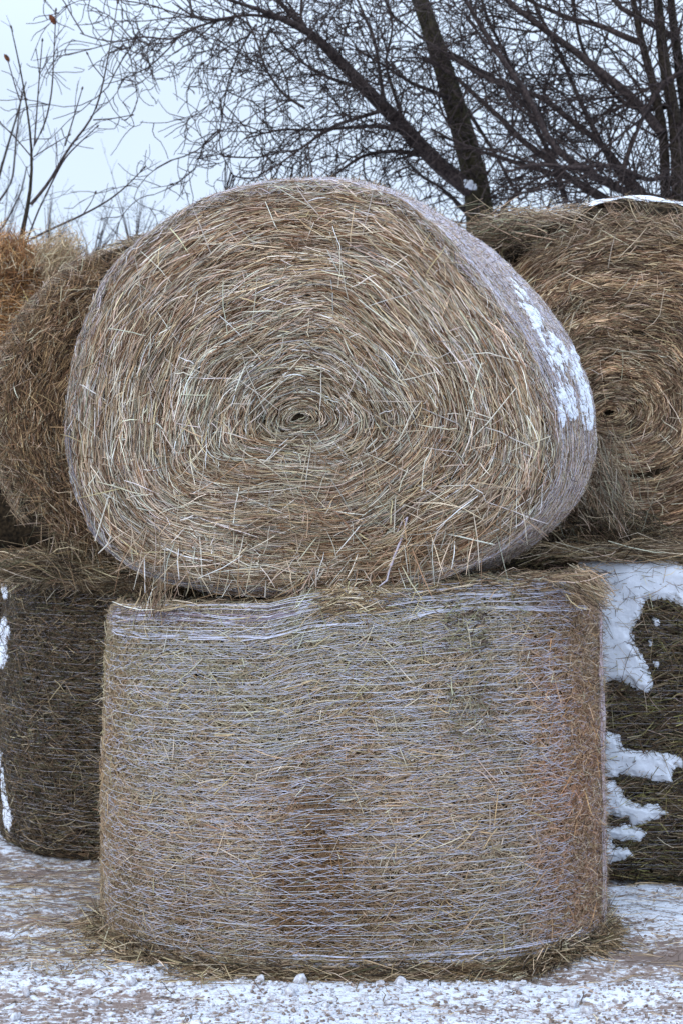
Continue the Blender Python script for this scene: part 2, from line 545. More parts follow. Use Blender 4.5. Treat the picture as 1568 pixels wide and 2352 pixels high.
def snow_mask(X, Y):
    """how much snow lies: 1 = full cover"""
    P = np.stack([X * .7, Y * 1.5, 0 * X], -1)
    rut = fbm(np.stack([X * .45, Y * 6.5, 0 * X + 3], -1), 27, 3)
    m = .10 + 1.0 * fbm(P * 2.1, 21, 3) + .6 * fbm(P * 11, 22, 3) + .55 * rut
    m += .5 * np.exp(-(((X - .05) / .35) ** 2 + ((Y - 4.62) / .07) ** 2))
    m += .6 * np.exp(-(((X - .75) / .55) ** 2 + ((Y - 4.95 + .06 * X) / .06) ** 2))
    # the trodden strip in front of the bales carries crumbly snow
    m += .30 * np.exp(-((Y - 4.55) / .42) ** 2)
    # churned soil by the bales
    m -= .25 * np.exp(-(((X + 1.25) / .45) ** 2 + ((Y - 5.95) / .5) ** 2))
    m -= .95 * np.exp(-(((X - 1.20) / .22) ** 2 + ((Y - 5.33) / .13) ** 2))
    m += .35 * np.exp(-(((X - .8) / .5) ** 2 + ((Y - 4.95) / .13) ** 2))
    m += .3 * np.exp(-(((X - 1.2) / .4) ** 2 + ((Y - 5.8) / .2) ** 2))
    return m

def axis_pts(a, b_, fine, far_lo, far_hi, g=1.22):
    mid = np.arange(a, b_ + fine / 2, fine)
    lo, hi, st = [a], [b_], fine
    while lo[-1] > far_lo:
        st *= g; lo.append(lo[-1] - st)
    st = fine
    while hi[-1] < far_hi:
        st *= g; hi.append(hi[-1] + st)
    return np.concatenate([np.array(lo[1:][::-1]), mid, np.array(hi[1:])])

gx = axis_pts(-1.9, 1.9, .011, -900, 900)
gy = axis_pts(4.2, 7.4, .011, -900, 900)
GX, GY = np.meshgrid(gx, gy, indexing='ij')
GM = snow_mask(GX, GY)
GZ = ground_h(GX, GY) + .018 * np.clip(GM * 2, 0, 1) * (np.hypot(GX, GY - 5) < 40)
idx = np.arange(GX.size).reshape(GX.shape)
gq = np.stack([idx[:-1, :-1], idx[1:, :-1], idx[1:, 1:], idx[:-1, 1:]], -1).reshape(-1, 4)
m, t, b = mat_new('snowy_ground')
at = t.nodes.new('ShaderNodeAttribute'); at.attribute_name = 'tint'
tc = t.nodes.new('ShaderNodeTexCoord')
n1 = t.nodes.new('ShaderNodeTexNoise'); n1.inputs['Scale'].default_value = 38; n1.inputs['Detail'].default_value = 7; n1.inputs['Roughness'].default_value = .7
mp = t.nodes.new('ShaderNodeMapping'); mp.inputs['Scale'].default_value = (.7, 1.3, 1)
t.links.new(tc.outputs['Object'], mp.inputs['Vector']); t.links.new(mp.outputs[0], n1.inputs['Vector'])
ma = t.nodes.new('ShaderNodeMath'); ma.operation = 'MULTIPLY_ADD'; ma.inputs[1].default_value = 2.4
sx = t.nodes.new('ShaderNodeSeparateColor'); t.links.new(at.outputs['Color'], sx.inputs[0])
sb = t.nodes.new('ShaderNodeMath'); sb.operation = 'SUBTRACT'; sb.inputs[1].default_value = .5
t.links.new(n1.outputs['Fac'], sb.inputs[0]); t.links.new(sb.outputs[0], ma.inputs[0]); t.links.new(sx.outputs[0], ma.inputs[2])
cr = t.nodes.new('ShaderNodeValToRGB')
els = cr.color_ramp.elements
els[0].position = .30; els[0].color = (.23, .17, .145, 1)
els[1].position = .62; els[1].color = (.74, .78, .86, 1)
e = els.new(.42); e.color = (.40, .34, .32, 1)
e = els.new(.52); e.color = (.56, .57, .62, 1)
t.links.new(ma.outputs[0], cr.inputs[0]); t.links.new(cr.outputs[0], b.inputs['Base Color'])
n2 = t.nodes.new('ShaderNodeTexNoise'); n2.inputs['Scale'].default_value = 120; n2.inputs['Detail'].default_value = 5
t.links.new(tc.outputs['Object'], n2.inputs['Vector'])
bp = t.nodes.new('ShaderNodeBump'); bp.inputs['Strength'].default_value = .7; bp.inputs['Distance'].default_value = .012
t.links.new(n2.outputs['Fac'], bp.inputs['Height']); t.links.new(bp.outputs[0], b.inputs['Normal'])
b.inputs['Roughness'].default_value = .8
M_GROUND = m
mb = MB()
mg = np.clip(GM * .42 + .42, 0, 1).ravel()
mb.add(np.stack([GX, GY, GZ], -1).reshape(-1, 3), gq, 0, np.stack([mg] * 3, 1), True)
tag(mb.obj('ground', [M_GROUND]), kind='structure')

def gz(x, y):
    x = np.asarray(x, float); y = np.asarray(y, float)
    return ground_h(x, y) + .018 * np.clip(snow_mask(x, y) * 2, 0, 1)

# crumbs of snow lying on the track
def ico():
    p = (1 + 5 ** .5) / 2
    V = np.array([(-1, p, 0), (1, p, 0), (-1, -p, 0), (1, -p, 0), (0, -1, p), (0, 1, p), (0, -1, -p), (0, 1, -p), (p, 0, -1), (p, 0, 1), (-p, 0, -1), (-p, 0, 1)]) / math.hypot(1, p)
    F = [(0, 11, 5), (0, 5, 1), (0, 1, 7), (0, 7, 10), (0, 10, 11), (1, 5, 9), (5, 11, 4), (11, 10, 2), (10, 7, 6), (7, 1, 8), (3, 9, 4), (3, 4, 2), (3, 2, 6), (3, 6, 8), (3, 8, 9), (4, 9, 5), (2, 4, 11), (6, 2, 10), (8, 6, 7), (9, 8, 1)]
    V = [tuple(v) for v in V]; out_, c = [], {}
    def mid(a, b_):
        k_ = (min(a, b_), max(a, b_))
        if k_ not in c:
            v = np.array(V[a]) + np.array(V[b_]); v /= np.linalg.norm(v); V.append(tuple(v)); c[k_] = len(V) - 1
        return c[k_]
    for a, b_, d in F:
        x, y, z = mid(a, b_), mid(b_, d), mid(d, a)
        out_ += [(a, x, z), (b_, y, x), (d, z, y), (x, y, z)]
    return np.array(V), np.array(out_)
IV, IF = ico()
def lumps_at(mb, C, S, seed=0, squash=.6):
    n = len(C)
    V = IV[None] * (1 + .75 * fbm(IV[None] * 1.9 + C[:, None] * 37, seed, 2))[..., None]
    ax = rng.uniform(.6, 1.35, (n, 1, 3)); ax[..., 2] *= squash
    a = rng.uniform(0, TAU, n)
    V = V * ax
    x = V[..., 0] * np.cos(a)[:, None] - V[..., 1] * np.sin(a)[:, None]
    y = V[..., 0] * np.sin(a)[:, None] + V[..., 1] * np.cos(a)[:, None]
    V = np.stack([x, y, V[..., 2]], -1) * S[:, None, None] + C[:, None]
    F = (IF[None] + (np.arange(n) * len(IV))[:, None, None]).reshape(-1, 3)
    mb.add(V.reshape(-1, 3), F, 0, (1, 1, 1), True)
mb = MB()
n = 5200
x = rng.uniform(-1.15, 1.15, n); y = 4.35 + rng.beta(1.3, 2.6, n) * 1.0
x[:500] = rng.uniform(-1.6, -.75, 500); y[:500] = rng.uniform(5.2, 6.5, 500)
x[500:900] = rng.uniform(.85, 1.7, 400); y[500:900] = rng.uniform(5.0, 6.3, 400)
k_ = snow_mask(x, y) + rng.normal(0, .30, n) > .12
x, y = x[k_], y[k_]
s = .0035 + .013 * rng.beta(1.1, 5, len(x))
lumps_at(mb, np.stack([x, y, gz(x, y) + s * rng.uniform(-.1, .4, len(s))], 1), s, 3)
M_DIRT = mat_core('frozen_dirt', (.17, .125, .10), (.38, .31, .28), 70)
mbd = MB()
n = 3500
xd = rng.uniform(-1.5, 1.5, n); yd = 4.4 + rng.beta(1.2, 2.2, n) * 1.5
sd_ = .003 + .008 * rng.beta(1.1, 5, n)
lumps_at(mbd, np.stack([xd, yd, gz(xd, yd) + sd_ * .45], 1), sd_, 13)
tag(mbd.obj('dirt_crumbs', [M_DIRT]), 'pinkish brown crumbs of frozen dirt mixed into the snow on the track', 'dirt', kind='stuff')
# the few bigger clods in front of the stack
big = [(690, 2262, .018), (668, 2285, .014), (920, 2268, .017), (890, 2300, .011), (1160, 2280, .012), (1180, 2270, .014), (1240, 2285, .012), (1315, 2300, .018), (1345, 2312, .016),
       (60, 2275, .014), (35, 2330, .016), (345, 2310, .016), (600, 2260, .014), (955, 2330, .012), (215, 2290, .014), (300, 2268, .016)]
for px, py, s in big:
    Y = CAMZ * FPX / (py - 1176)
    p = PX(px, py, Y)
    lumps_at(mb, np.array([[p[0], Y, gz(p[0], Y) + s * .5]]), np.array([s]), 5, .9)
M_DIRTY = mat_core('trodden_snow', (.42, .39, .40), (.76, .79, .86), 75)
tag(mb.obj('snow_crumbs', [M_DIRTY]), 'white crumbs and small clods of trodden snow on the ground before the front bale', 'snow', kind='stuff')

# ================================================================== FRONT LOWER BALE (upright, netted)
LB_C = (.035, 5.72)
tn = np.arange(180) / 180 * TAU
zt = np.interp(tn, [0, .8, 1.57, 2.4, 3.14, 3.6, 4.0, 4.4, 4.55, 4.68, 4.8, 5.2, 5.7, TAU], [1.207, 1.19, 1.18, 1.15, 1.122, 1.128, 1.14, 1.15, 1.185, 1.205, 1.205, 1.232, 1.228, 1.207])
ringA = ellipse_ring(LB_C[0], LB_C[1], 0.0, .865, .735, p=2.25, wob=.02, seed=4)
ringB = ellipse_ring(LB_C[0] + .005, LB_C[1], zt, .835, .72, p=2.35, wob=.02, seed=9)
LB = Bale(ringA, ringB, (LB_C[0], LB_C[1], -.01), (LB_C[0], LB_C[1], 1.13), rr=.03, bulge=.012, lump=.012, seed=31, dome=-.01)

def col_lower(P, c):
    c = c * .66 + np.array([.41, .335, .245]) * .34
    X, Z = P[:, 0], P[:, 2]
    q = P * np.array([2.0, 2.0, 4.2])
    nz = (fbm(q, 60, 3) + .55 * fbm(P * np.array([5, 5, 38.]), 63, 3) + .4 * fbm(P * np.array([30, 30, 9.]), 64, 2))[:, None]
    nz2 = fbm(P * 5.5 + 9, 61, 3)[:, None]
    pink = np.clip(.75 + 1.2 * nz2, 0, 1) * np.clip(1.15 - np.abs(Z - .62) / .55, 0, 1)[:, None]
    c = c * (1 - pink * (1 - np.array([1.07, .93, .87])))
    green = np.clip(.6 + 1.0 * nz, 0, 1) * np.clip((Z - .35) / .6, 0, 1)[:, None]
    c = c * (1 - green * (1 - np.array([.90, 1.0, .96])))
    # dark damp stains
    d = 1.2 * np.exp(-(((X + .07 + .10 * nz[:, 0]) / .12) ** 2 + ((Z - .40) / .24) ** 2)) + .7 * np.exp(-(((X - .15) / .4) ** 2 + ((Z - .18) / .14) ** 2)) + .5 * np.exp(-(((X - .46) / .07) ** 2 + ((Z - .78) / .14) ** 2)) + .5 * np.exp(-(((X + .55) / .2) ** 2 + ((Z - .12) / .2) ** 2))
    d = np.clip(d * (.8 + .8 * nz[:, 0]), 0, 1)[:, None]
    d = np.clip(d * 1.25, 0, 1)
    c = c * (1 - d * (1 - np.array([.52, .41, .31])))
    # rusty brown hay towards the right-hand shoulder
    o = np.clip((X - .56 - .07 * nz[:, 0]) / .12, 0, 1)[:, None] * .95
    c = c * (1 - o * (1 - np.array([1.0, .77, .65])))
    lft = np.clip((-.62 - X) / .12, 0, 1)[:, None]
    c = c * (1 - lft * (1 - np.array([.85, .80, .72])))
    return c

t_low = thing('hay_bale', 'netted round hay bale standing on end at the front, under the big coiled bale', 'hay bale', (LB_C[0], LB_C[1], 0), 'round hay bales in the stack')
mb = MB()
LB.body(mb, 1)
FR = (math.pi - .25, TAU + .25)
side_straw(mb, LB, 135000, PAL_SIDE, FR, Lr=(.010, .042), Wr=(.0012, .0027), colf=col_lower, hr=(-.010, .004), dev=42)
side_straw(mb, LB, 2200, PAL_SIDE, FR, Lr=(.03, .09), Wr=(.0018, .0036), colf=col_lower, hr=(-.002, .007), dev=22, k=4)
side_straw(mb, LB, 800, [(1, (.66, .60, .48)), (1, (.5, .38, .2)), (.4, (.3, .3, .16))], FR, Lr=(.03, .12), Wr=(.002, .0036), colf=col_lower, hr=(.003, .012), dev=60, k=4, lift=.008)
# frizzy shoulder and the straw lip along the top rim
side_straw(mb, LB, 5000, PAL_BROWN, (5.55, TAU + .15), Lr=(.012, .04), Wr=(.0012, .0024), hr=(-.004, .014), dev=70, lift=.014, colf=None)
side_straw(mb, LB, 350, PAL_LOOSE, (4.6, 6.3), (.965, 1.0), Lr=(.04, .14), Wr=(.0016, .0034), hr=(0, .010), dev=14, k=4, lift=.010)
side_straw(mb, LB, 260, PAL_LOOSE, (4.6, 4.85), (.93, 1.0), Lr=(.04, .10), Wr=(.0018, .0034), hr=(0.002, .012), dev=24, k=4, lift=.008)
side_straw(mb, LB, 130, [(1, (.16, .13, .08)), (1, (.30, .28, .19))], (5.05, 5.22), (.60, .73), Lr=(.02, .07), hr=(0, .012), dev=60, lift=.01)
side_straw(mb, LB, 170, [(1, (.10, .07, .05)), (1, (.30, .28, .17))], (5.02, 5.2), (.82, .93), Lr=(.02, .07), hr=(0, .010), dev=50, lift=.008)
# fuzz on the outline
side_straw(mb, LB, 1800, PAL_SIDE, FR, Lr=(.02, .05), Wr=(.0012, .0022), hr=(.002, .012), dev=70, lift=.014)
hay = mb.obj('hay_side', [M_HAY, M_CORE], t_low)
mb = MB()
face_straw(mb, LB, 4500, PAL_SHADE, end=1, Lr=(.05, .2), rmin=.3, rmax=1, hr=(-.02, .0), lift=.012)  # top hay in darkened colours, painting the shade under the upper bale
mb.obj('coiled_end', [M_HAY], t_low)

mb = MB()
vs = np.arange(.035, .97, .021)
vs = vs + rng.normal(0, .0024, len(vs))
net_threads(mb, LB, vs, (math.pi + .25, 5.62), h=.0036, W=.0016, wob=.003, dip=.007, col=(.55, .56, .62))
net_threads(mb, LB, vs + .0045, (math.pi + .7, 5.4), h=.003, W=.0012, wob=.007, seed=4, dip=.014, col=(.50, .50, .54))
vs2 = vs[(vs > .35)] + rng.normal(0, .007, (vs > .35).sum())
net_threads(mb, LB, vs2, (3.9, 5.55), h=.002, W=.0012, wob=.010, seed=8, dip=.014, col=(.5, .5, .54))
# gathered net under the top rim
vs3 = np.concatenate([rng.uniform(.90, .985, 11), rng.uniform(.955, .998, 5)])
net_threads(mb, LB, vs3, (3.55, 5.75), h=.004, W=.0019, wob=.016, seed=15, col=(.58, .58, .68), dip=.010)
net_threads(mb, LB, np.linspace(.958, .992, 9), (3.3, 4.5), h=.005, W=.0022, wob=.014, seed=19, col=(.24, .19, .22), jit=.6)
net_threads(mb, LB, vs3[:8] * .4 - .35 + .02, (4.5, 5.9), h=.003, W=.0018, wob=.014, seed=29)
net_cross(mb, LB, 3000, (3.5, 5.6), (.05, .98), W=.0009)
net_cross(mb, LB, 1800, (5.4, TAU), (.02, .98), L=.02, W=.0012, col=(.5, .44, .48))
mb.obj('net_wrap', [M_HAY], t_low)
# loose net end hanging down the right shoulder: wavy upright fibres
mb = MB()
n = 150
v0 = rng.uniform(-.05, .8, n); ln = rng.uniform(.12, .5, n)
t = np.linspace(0, 1, 26)[None]
v = v0[:, None] + ln[:, None] * t
th = 5.98 + rng.normal(0, .035, n)[:, None] + .05 * fbm(np.stack([v * 3, 0 * v, 0 * v], -1), 71, 2) + .04 * fbm(np.stack([v * 12, np.repeat(rng.uniform(0, 50, n)[:, None], 26, 1), 0 * v], -1), 72, 2)
P = LB.side(th, np.clip(v, 0, .995), .008 + .010 * np.abs(fbm(np.stack([v * 8, th * 9, 0 * v], -1), 73, 2)))
P = P + rng.normal(0, .0015, P.shape)
strands(mb, P, LB.outw(th), rng.uniform(.0012, .0024, n), pick([(2, (.46, .38, .40)), (1, (.62, .56, .62)), (1, (.32, .22, .16))], n), 0, .4, False)
mb.obj('net_end', [M_HAY], t_low)

# ================================================================== FRONT TOP BALE (coiled end to the camera)
YAW = math.tan(R(13))
TLT = .05
def plane_front(px, py):
    d = np.array([(px - 784) / FPX, 1, -(py - 1176) / FPX])
    # Y = 5.02 - YAW*X - TLT*(Z-1.8)
    Y = (5.03 + TLT * (1.8 - CAMZ)) / (1 + YAW * d[0] + TLT * d[2])
    return np.array([d[0] * Y, Y, CAMZ + d[2] * Y])
def plane_back(px, py):
    d = np.array([(px - 784) / FPX, 1, -(py - 1176) / FPX])
    Y = (6.22) / (1 + YAW * d[0])
    return np.array([d[0] * Y, Y, CAMZ + d[2] * Y])
rimF = [(700, 434), (800, 441), (900, 470), (990, 543), (1076, 646), (1152, 748), (1212, 846), (1250, 953), (1258, 1040), (1238, 1128), (1186, 1204), (1100, 1268), (990, 1318), (850, 1348), (700, 1352), (560, 1352), (440, 1336), (360, 1312),
        (290, 1285), (228, 1225), (188, 1140), (170, 1060), (166, 960), (176, 860), (200, 760), (242, 660), (300, 585), (385, 520), (480, 472), (590, 444)]
silB = [(690, 416), (780, 417), (890, 430), (1006, 486), (1138, 574), (1250, 684), (1330, 796), (1374, 926), (1382, 1040), (1354, 1126), (1300, 1200), (1206, 1278), (1100, 1318), (900, 1330), (700, 1332), (520, 1320), (400, 1270), (320, 1170), (285, 1000), (290, 850), (330, 700), (400, 590), (500, 480), (600, 432)]
A = ring_from_px(rimF, plane_front, smooth=8)
Bk = ring_from_px(silB, plane_back, smooth=8)
oA = nrmz((A - A.mean(0)) * np.array([1, 0, 1]))
TB = Bale(A + oA * .024, Bk - oA * .012, plane_front(690, 955), Bk.mean(0), rr=.03, bulge=.015, lump=.010, seed=77, dome=.035, groove=.02)

def col_face(P, c):
    q = project(P)
    nz = fbm(P * 3.2, 90, 3)[:, None]
    nz2 = fbm(P * np.array([7, 7, 7]), 91, 3)[:, None]
    # coil bands: some windings paler, some browner
    rr = np.linalg.norm((P - TB.cA) * np.array([.85, 1, 1.1]), axis=-1)
    band = np.sin(rr * 42 + 3 * nz[:, 0]) * .5 + np.sin(rr * 95 + 5 * nz2[:, 0]) * .5
    c = c * (1 + .16 * band[:, None])
    th = np.arctan2(P[:, 2] - TB.cA[2], P[:, 0] - TB.cA[0])
    sk = fbm(np.stack([np.cos(th) * 2.5 * rr * 2, np.sin(th) * 2.5 * rr * 2, rr * 34 + th * .3], -1), 92, 3)[:, None]
    c = c * np.exp(.55 * sk) * np.where(sk < 0, np.array([1.05, .97, .90]), np.array([1., 1., 1.02]))
    up = np.clip((P[:, 2:3] - 1.85) / .5, 0, 1) * np.clip(.6 + nz2, 0, 1)
    c = c * (1 - up * (1 - np.array([1.0, .89, .81])))
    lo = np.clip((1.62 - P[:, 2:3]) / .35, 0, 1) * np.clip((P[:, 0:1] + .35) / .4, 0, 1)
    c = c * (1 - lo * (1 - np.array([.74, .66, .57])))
    c = c * (1 - np.clip(nz * 1.3, 0, 1) * (1 - np.array([.88, .78, .68])))
    g = np.clip(.8 - rr / .5, 0, 1)[:, None] * .8 + np.clip(nz2 * 1.1, 0, .6)
    c = c * (1 - np.clip(g, 0, 1) * (1 - np.array([.86, .95, .98])))
    return c
t_top = thing('hay_bale', 'big pale hay bale on top at the front, coiled end facing out', 'hay bale', (float(Bk[:, 0].mean()), 5.6, 1.19), 'round hay bales in the stack')
mb = MB()
TB.body(mb, 1)
side_straw(mb, TB, 22000, PAL_SIDE[:1] + PAL_SIDE[2:3] + [(4, (.58, .49, .44)), (4, (.44, .31, .23))], (-.95, 2.6), Lr=(.015, .06), Wr=(.0015, .003), hr=(-.008, .003), dev=16, k=3)
side_straw(mb, TB, 3000, PAL_SIDE, (2.6, TAU - .9), Lr=(.02, .08), Wr=(.002, .004), hr=(-.008, .004), dev=22, k=3)
side_straw(mb, TB, 5200, PAL_BROWN, (-1.0, 3.9), Lr=(.012, .035), Wr=(.0011, .002), hr=(0, .008), dev=70, k=3, lift=.010)
side_straw(mb, TB, 5500, PAL_FACE + [(3, (.56, .50, .50))], (-1.1, 5.2), (0, .035), Lr=(.03, .14), Wr=(.0015, .003), hr=(-.006, .004), dev=6, k=5)
side_straw(mb, TB, 2500, PAL_BROWN, (0, TAU), (-.005, .03), Lr=(.03, .12), Wr=(.0015, .003), hr=(-.012, 0), dev=6, k=5)
mb.obj('hay_side', [M_HAY, M_CORE], t_top)
mb = MB()
face_straw(mb, TB, 15000, PAL_BROWN + [(4, (.06, .038, .022))], Lr=(.05, .18), Wr=(.002, .0045), hr=(-.034, -.012), dev=7, colf=col_face)  # deep layer with extra dark stalks, shade between the windings put into colour
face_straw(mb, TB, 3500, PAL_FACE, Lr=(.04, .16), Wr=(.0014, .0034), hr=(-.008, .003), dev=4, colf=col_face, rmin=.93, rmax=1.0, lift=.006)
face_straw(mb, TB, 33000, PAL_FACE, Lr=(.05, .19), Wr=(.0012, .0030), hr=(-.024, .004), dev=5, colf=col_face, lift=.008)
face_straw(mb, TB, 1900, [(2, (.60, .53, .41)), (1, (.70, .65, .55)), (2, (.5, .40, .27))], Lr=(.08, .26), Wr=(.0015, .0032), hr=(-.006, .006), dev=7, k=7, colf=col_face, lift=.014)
face_stray(mb, TB, 2800, PAL_FACE, Lr=(.012, .06), Wr=(.0015, .0035), hr=(-.008, .008), tilt=.012, colf=col_face)
face_stray(mb, TB, 220, [(2, (.64, .59, .48)), (1, (.74, .70, .62)), (1, (.5, .38, .22))], Lr=(.05, .20), Wr=(.0018, .0038), hr=(.004, .016), tilt=.015)
# untidier lower third
face_stray(mb, TB, 650, PAL_FACE, Lr=(.05, .20), Wr=(.0015, .0034), hr=(-.006, .014), tilt=.025, th_rng=(3.6, 6.1), colf=col_face)
# stalks hanging below the rim over the dark gap
n = 170
th = rng.uniform(3.75, 5.9, n)
p0 = TB.face(th, rng.uniform(.82, .99, n), .01)
a = -math.pi / 2 + rng.normal(0, .75, n); L = rng.uniform(.04, .17, n)[:, None]
D = np.stack([np.cos(a), rng.normal(-.15, .15, n), np.sin(a)], 1)
P = np.stack([p0, p0 + D * L * .5 + rng.normal(0, .004, (n, 3)), p0 + D * L + np.array([0, 0, -.01])], 1)
P[..., 2] = np.maximum(P[..., 2], 1.165)
strands(mb, P, np.broadcast_to(-TB.ax, P.shape), rng.uniform(.0015, .0035, n), pick(PAL_FACE, n), 0)
# a few tell-tale long stalks of the photograph
def stalk(mb, pts, w_, c, lift=.03, plane=plane_front):
    P = np.array([plane(*p) for p in pts]) - TB.ax * lift
    P = P[None]
    strands(mb, P, np.broadcast_to(-TB.ax, P.shape), np.array([w_]), np.array([c]), 0)
pale = (.70, .66, .56)
for pts, w_, c in [([(768, 1085), (770, 1180), (768, 1275)], .005, (.42, .27, .13)), ([(905, 1240), (925, 1195), (937, 1185)], .004, (.5, .42, .42)),
                   ([(460, 1190), (466, 1250), (470, 1320)], .006, pale), ([(568, 1110), (500, 1180), (440, 1240)], .004, pale), ([(385, 1240), (384, 1290), (386, 1380)], .004, (.5, .44, .36)),
                   ([(665, 1110), (705, 1060), (715, 1100), (712, 1160)], .004, pale), ([(1185, 890), (1120, 970), (1060, 1030)], .0036, pale), ([(980, 957), (1045, 948), (1130, 968)], .003, pale),
                   ([(1070, 940), (1100, 950), (1135, 962)], .003, pale), ([(880, 1035), (935, 1015), (975, 1005)], .006, (.6, .46, .4)), ([(870, 965), (905, 962), (930, 970)], .007, (.62, .50, .36)),
                   ([(1010, 1115), (1080, 1112), (1150, 1122)], .003, pale), ([(700, 690), (680, 730), (735, 712), (760, 700)], .003, pale), ([(755, 690), (790, 700), (820, 640)], .003, pale),
                   ([(760, 535), (772, 570), (800, 610)], .003, pale), ([(1060, 815), (1120, 810), (1190, 830)], .003, pale), ([(930, 1250), (938, 1310)], .004, pale), ([(870, 1150), (858, 1195)], .004, pale),
                   ([(225, 1240), (262, 1120), (300, 1060)], .004, pale), ([(640, 1180), (670, 1150), (700, 1140)], .004, pale), ([(830, 850), (900, 830), (1000, 800)], .003, pale), ([(900, 1290), (890, 1330), (858, 1355)], .005, (.6, .55, .62)),
                   ([(937, 1185), (925, 1230), (905, 1280), (900, 1300)], .006, (.56, .50, .58))]:
    stalk(mb, pts, w_, c)
mb.obj('coiled_end', [M_HAY], t_top)
mb = MB()
vs = np.concatenate([np.sort(rng.uniform(.006, .10, 9)), np.arange(.1, .98, .026)])
net_threads(mb, TB, vs, (-1.0, 4.6), k=300, h=.001, W=.0021, wob=.008, seed=41, col=(.60, .58, .66), dip=.010)
net_threads(mb, TB, rng.uniform(.02, .95, 52), (.1, 2.9), k=240, h=.001, W=.0016, wob=.02, seed=43, col=(.62, .57, .63), dip=.012)
net_threads(mb, TB, rng.uniform(.002, .045, 8), (3.3, 5.3), k=200, h=.004, W=.003, wob=.012, seed=45, col=(.30, .30, .36))
net_cross(mb, TB, 4500, (-.1, 3.2), (.0, .97), L=.025, W=.0013, h=.003, col=(.60, .58, .68))
mb.obj('net_wrap', [M_HAY], t_top)

# snow scraped along that bale's right shoulder
streaks = [[(1240, 765), (1262, 768), (1285, 790), (1300, 830), (1310, 880), (1318, 920), (1310, 965), (1300, 940), (1290, 960), (1283, 900), (1278, 860), (1262, 820), (1245, 795)],
           [(1308, 800), (1318, 815), (1330, 850), (1342, 880), (1352, 920), (1345, 960), (1336, 930), (1330, 900), (1318, 880), (1312, 850)],
           [(1283, 940), (1290, 960), (1292, 975), (1286, 980), (1281, 962)], [(1316, 925), (1322, 950), (1318, 960), (1312, 945)], [(1350, 925), (1358, 945), (1357, 975), (1348, 985), (1345, 955)],
           [(1172, 640), (1195, 665), (1235, 735), (1240, 765), (1225, 745), (1190, 685)]]
def fu(u, v, h):
    return TB.side(-.35 + u * 1.35, .02 + v * .97, h + .002)
def hg(P, u, v):
    q = project(P)
    s = np.max([sdf_poly(q, p) for p in streaks], 0)
    th_ = u * 1.35
    s = np.minimum(s, 1.0) + 21 * fbm(np.stack([th_ * 13, v * 95, 0 * v], -1), 5, 2) + 9 * fbm(P * 75, 6, 2) - 3.2
    return np.clip(s, -8, 14) * .0009
snow_sheet('snow_patch', fu, hg, 620, 620, 'streaky white snow scraped down the right shoulder of the big front top bale', cat='snow', kind='stuff')

# ================================================================== REAR TOP BALES
def rear_top(cx, Yf, cz, rx, rz, ccx, ccz, yaw, seed, depth=1.2, flatb=.83, wob=.035, spread=0.0, lump=.022):
    A = upright_disc_ring(cx, Yf, cz, rx, rz, flatb=flatb, yaw=yaw, wob=wob, seed=seed)
    Bq = A + np.array([-math.sin(yaw) * depth + spread, math.cos(yaw) * depth, 0])
    c = np.array([ccx, Yf + (ccx - cx) * math.tan(yaw), ccz])
    return Bale(A, Bq, c, Bq.mean(0), rr=.07, bulge=.01, lump=lump, seed=seed, dome=.04, groove=.03)

# right
YR = 6.5
c = PX(1455, 872, YR); cc = PX(1392, 948, YR)
RT = rear_top(c[0], YR, c[2], .765, .735, cc[0], cc[2], R(-3), 201, flatb=.97)
def col_rt(P, c):
    nz = fbm(P * 3, 95, 3)[:, None]
    rr = np.linalg.norm(P - RT.cA, axis=-1)
    th = np.arctan2(P[:, 2] - RT.cA[2], P[:, 0] - RT.cA[0])
    sk = fbm(np.stack([np.cos(th) * 4 * rr, np.sin(th) * 4 * rr, rr * 30 + th * .3], -1), 92, 3)[:, None]
    c = c * (1 + .24 * np.sin(rr * 40 + 2 * nz[:, 0]))[:, None] * np.exp(.8 * sk)
    return c * np.where(nz > .1, np.array([.88, .78, .68]), np.array([1.0, .95, .89]))
t_rt = thing('hay_bale', 'brown coiled hay bale at upper right behind the front bales with snow along its top', 'hay bale', (RT.gA[0], YR + .6, 1.22), 'round hay bales in the stack')
mb = MB()
RT.body(mb, 1)
side_straw(mb, RT, 9000, PAL_BROWN, (-.3, math.pi + .5), Lr=(.04, .14), Wr=(.002, .004), hr=(-.01, .012), dev=25, k=4, lift=.012)
mb.obj('hay_side', [M_HAY, M_CORE_D], t_rt)
mb = MB()
face_straw(mb, RT, 14000, PAL_BROWN, Lr=(.05, .18), Wr=(.002, .0045), hr=(-.025, -.004), dev=9, colf=col_rt)
face_straw(mb, RT, 26000, PAL_BROWN, Lr=(.05, .19), Wr=(.0017, .0042), hr=(-.018, .004), dev=5, colf=col_rt, lift=.006)
face_stray(mb, RT, 900, PAL_BROWN, Lr=(.03, .12), Wr=(.0015, .003), hr=(-.004, .014), tilt=.02)
face_stray(mb, RT, 90, [(1, (.6, .52, .38))], Lr=(.07, .2), Wr=(.002, .0038), hr=(.01, .03), tilt=.02)
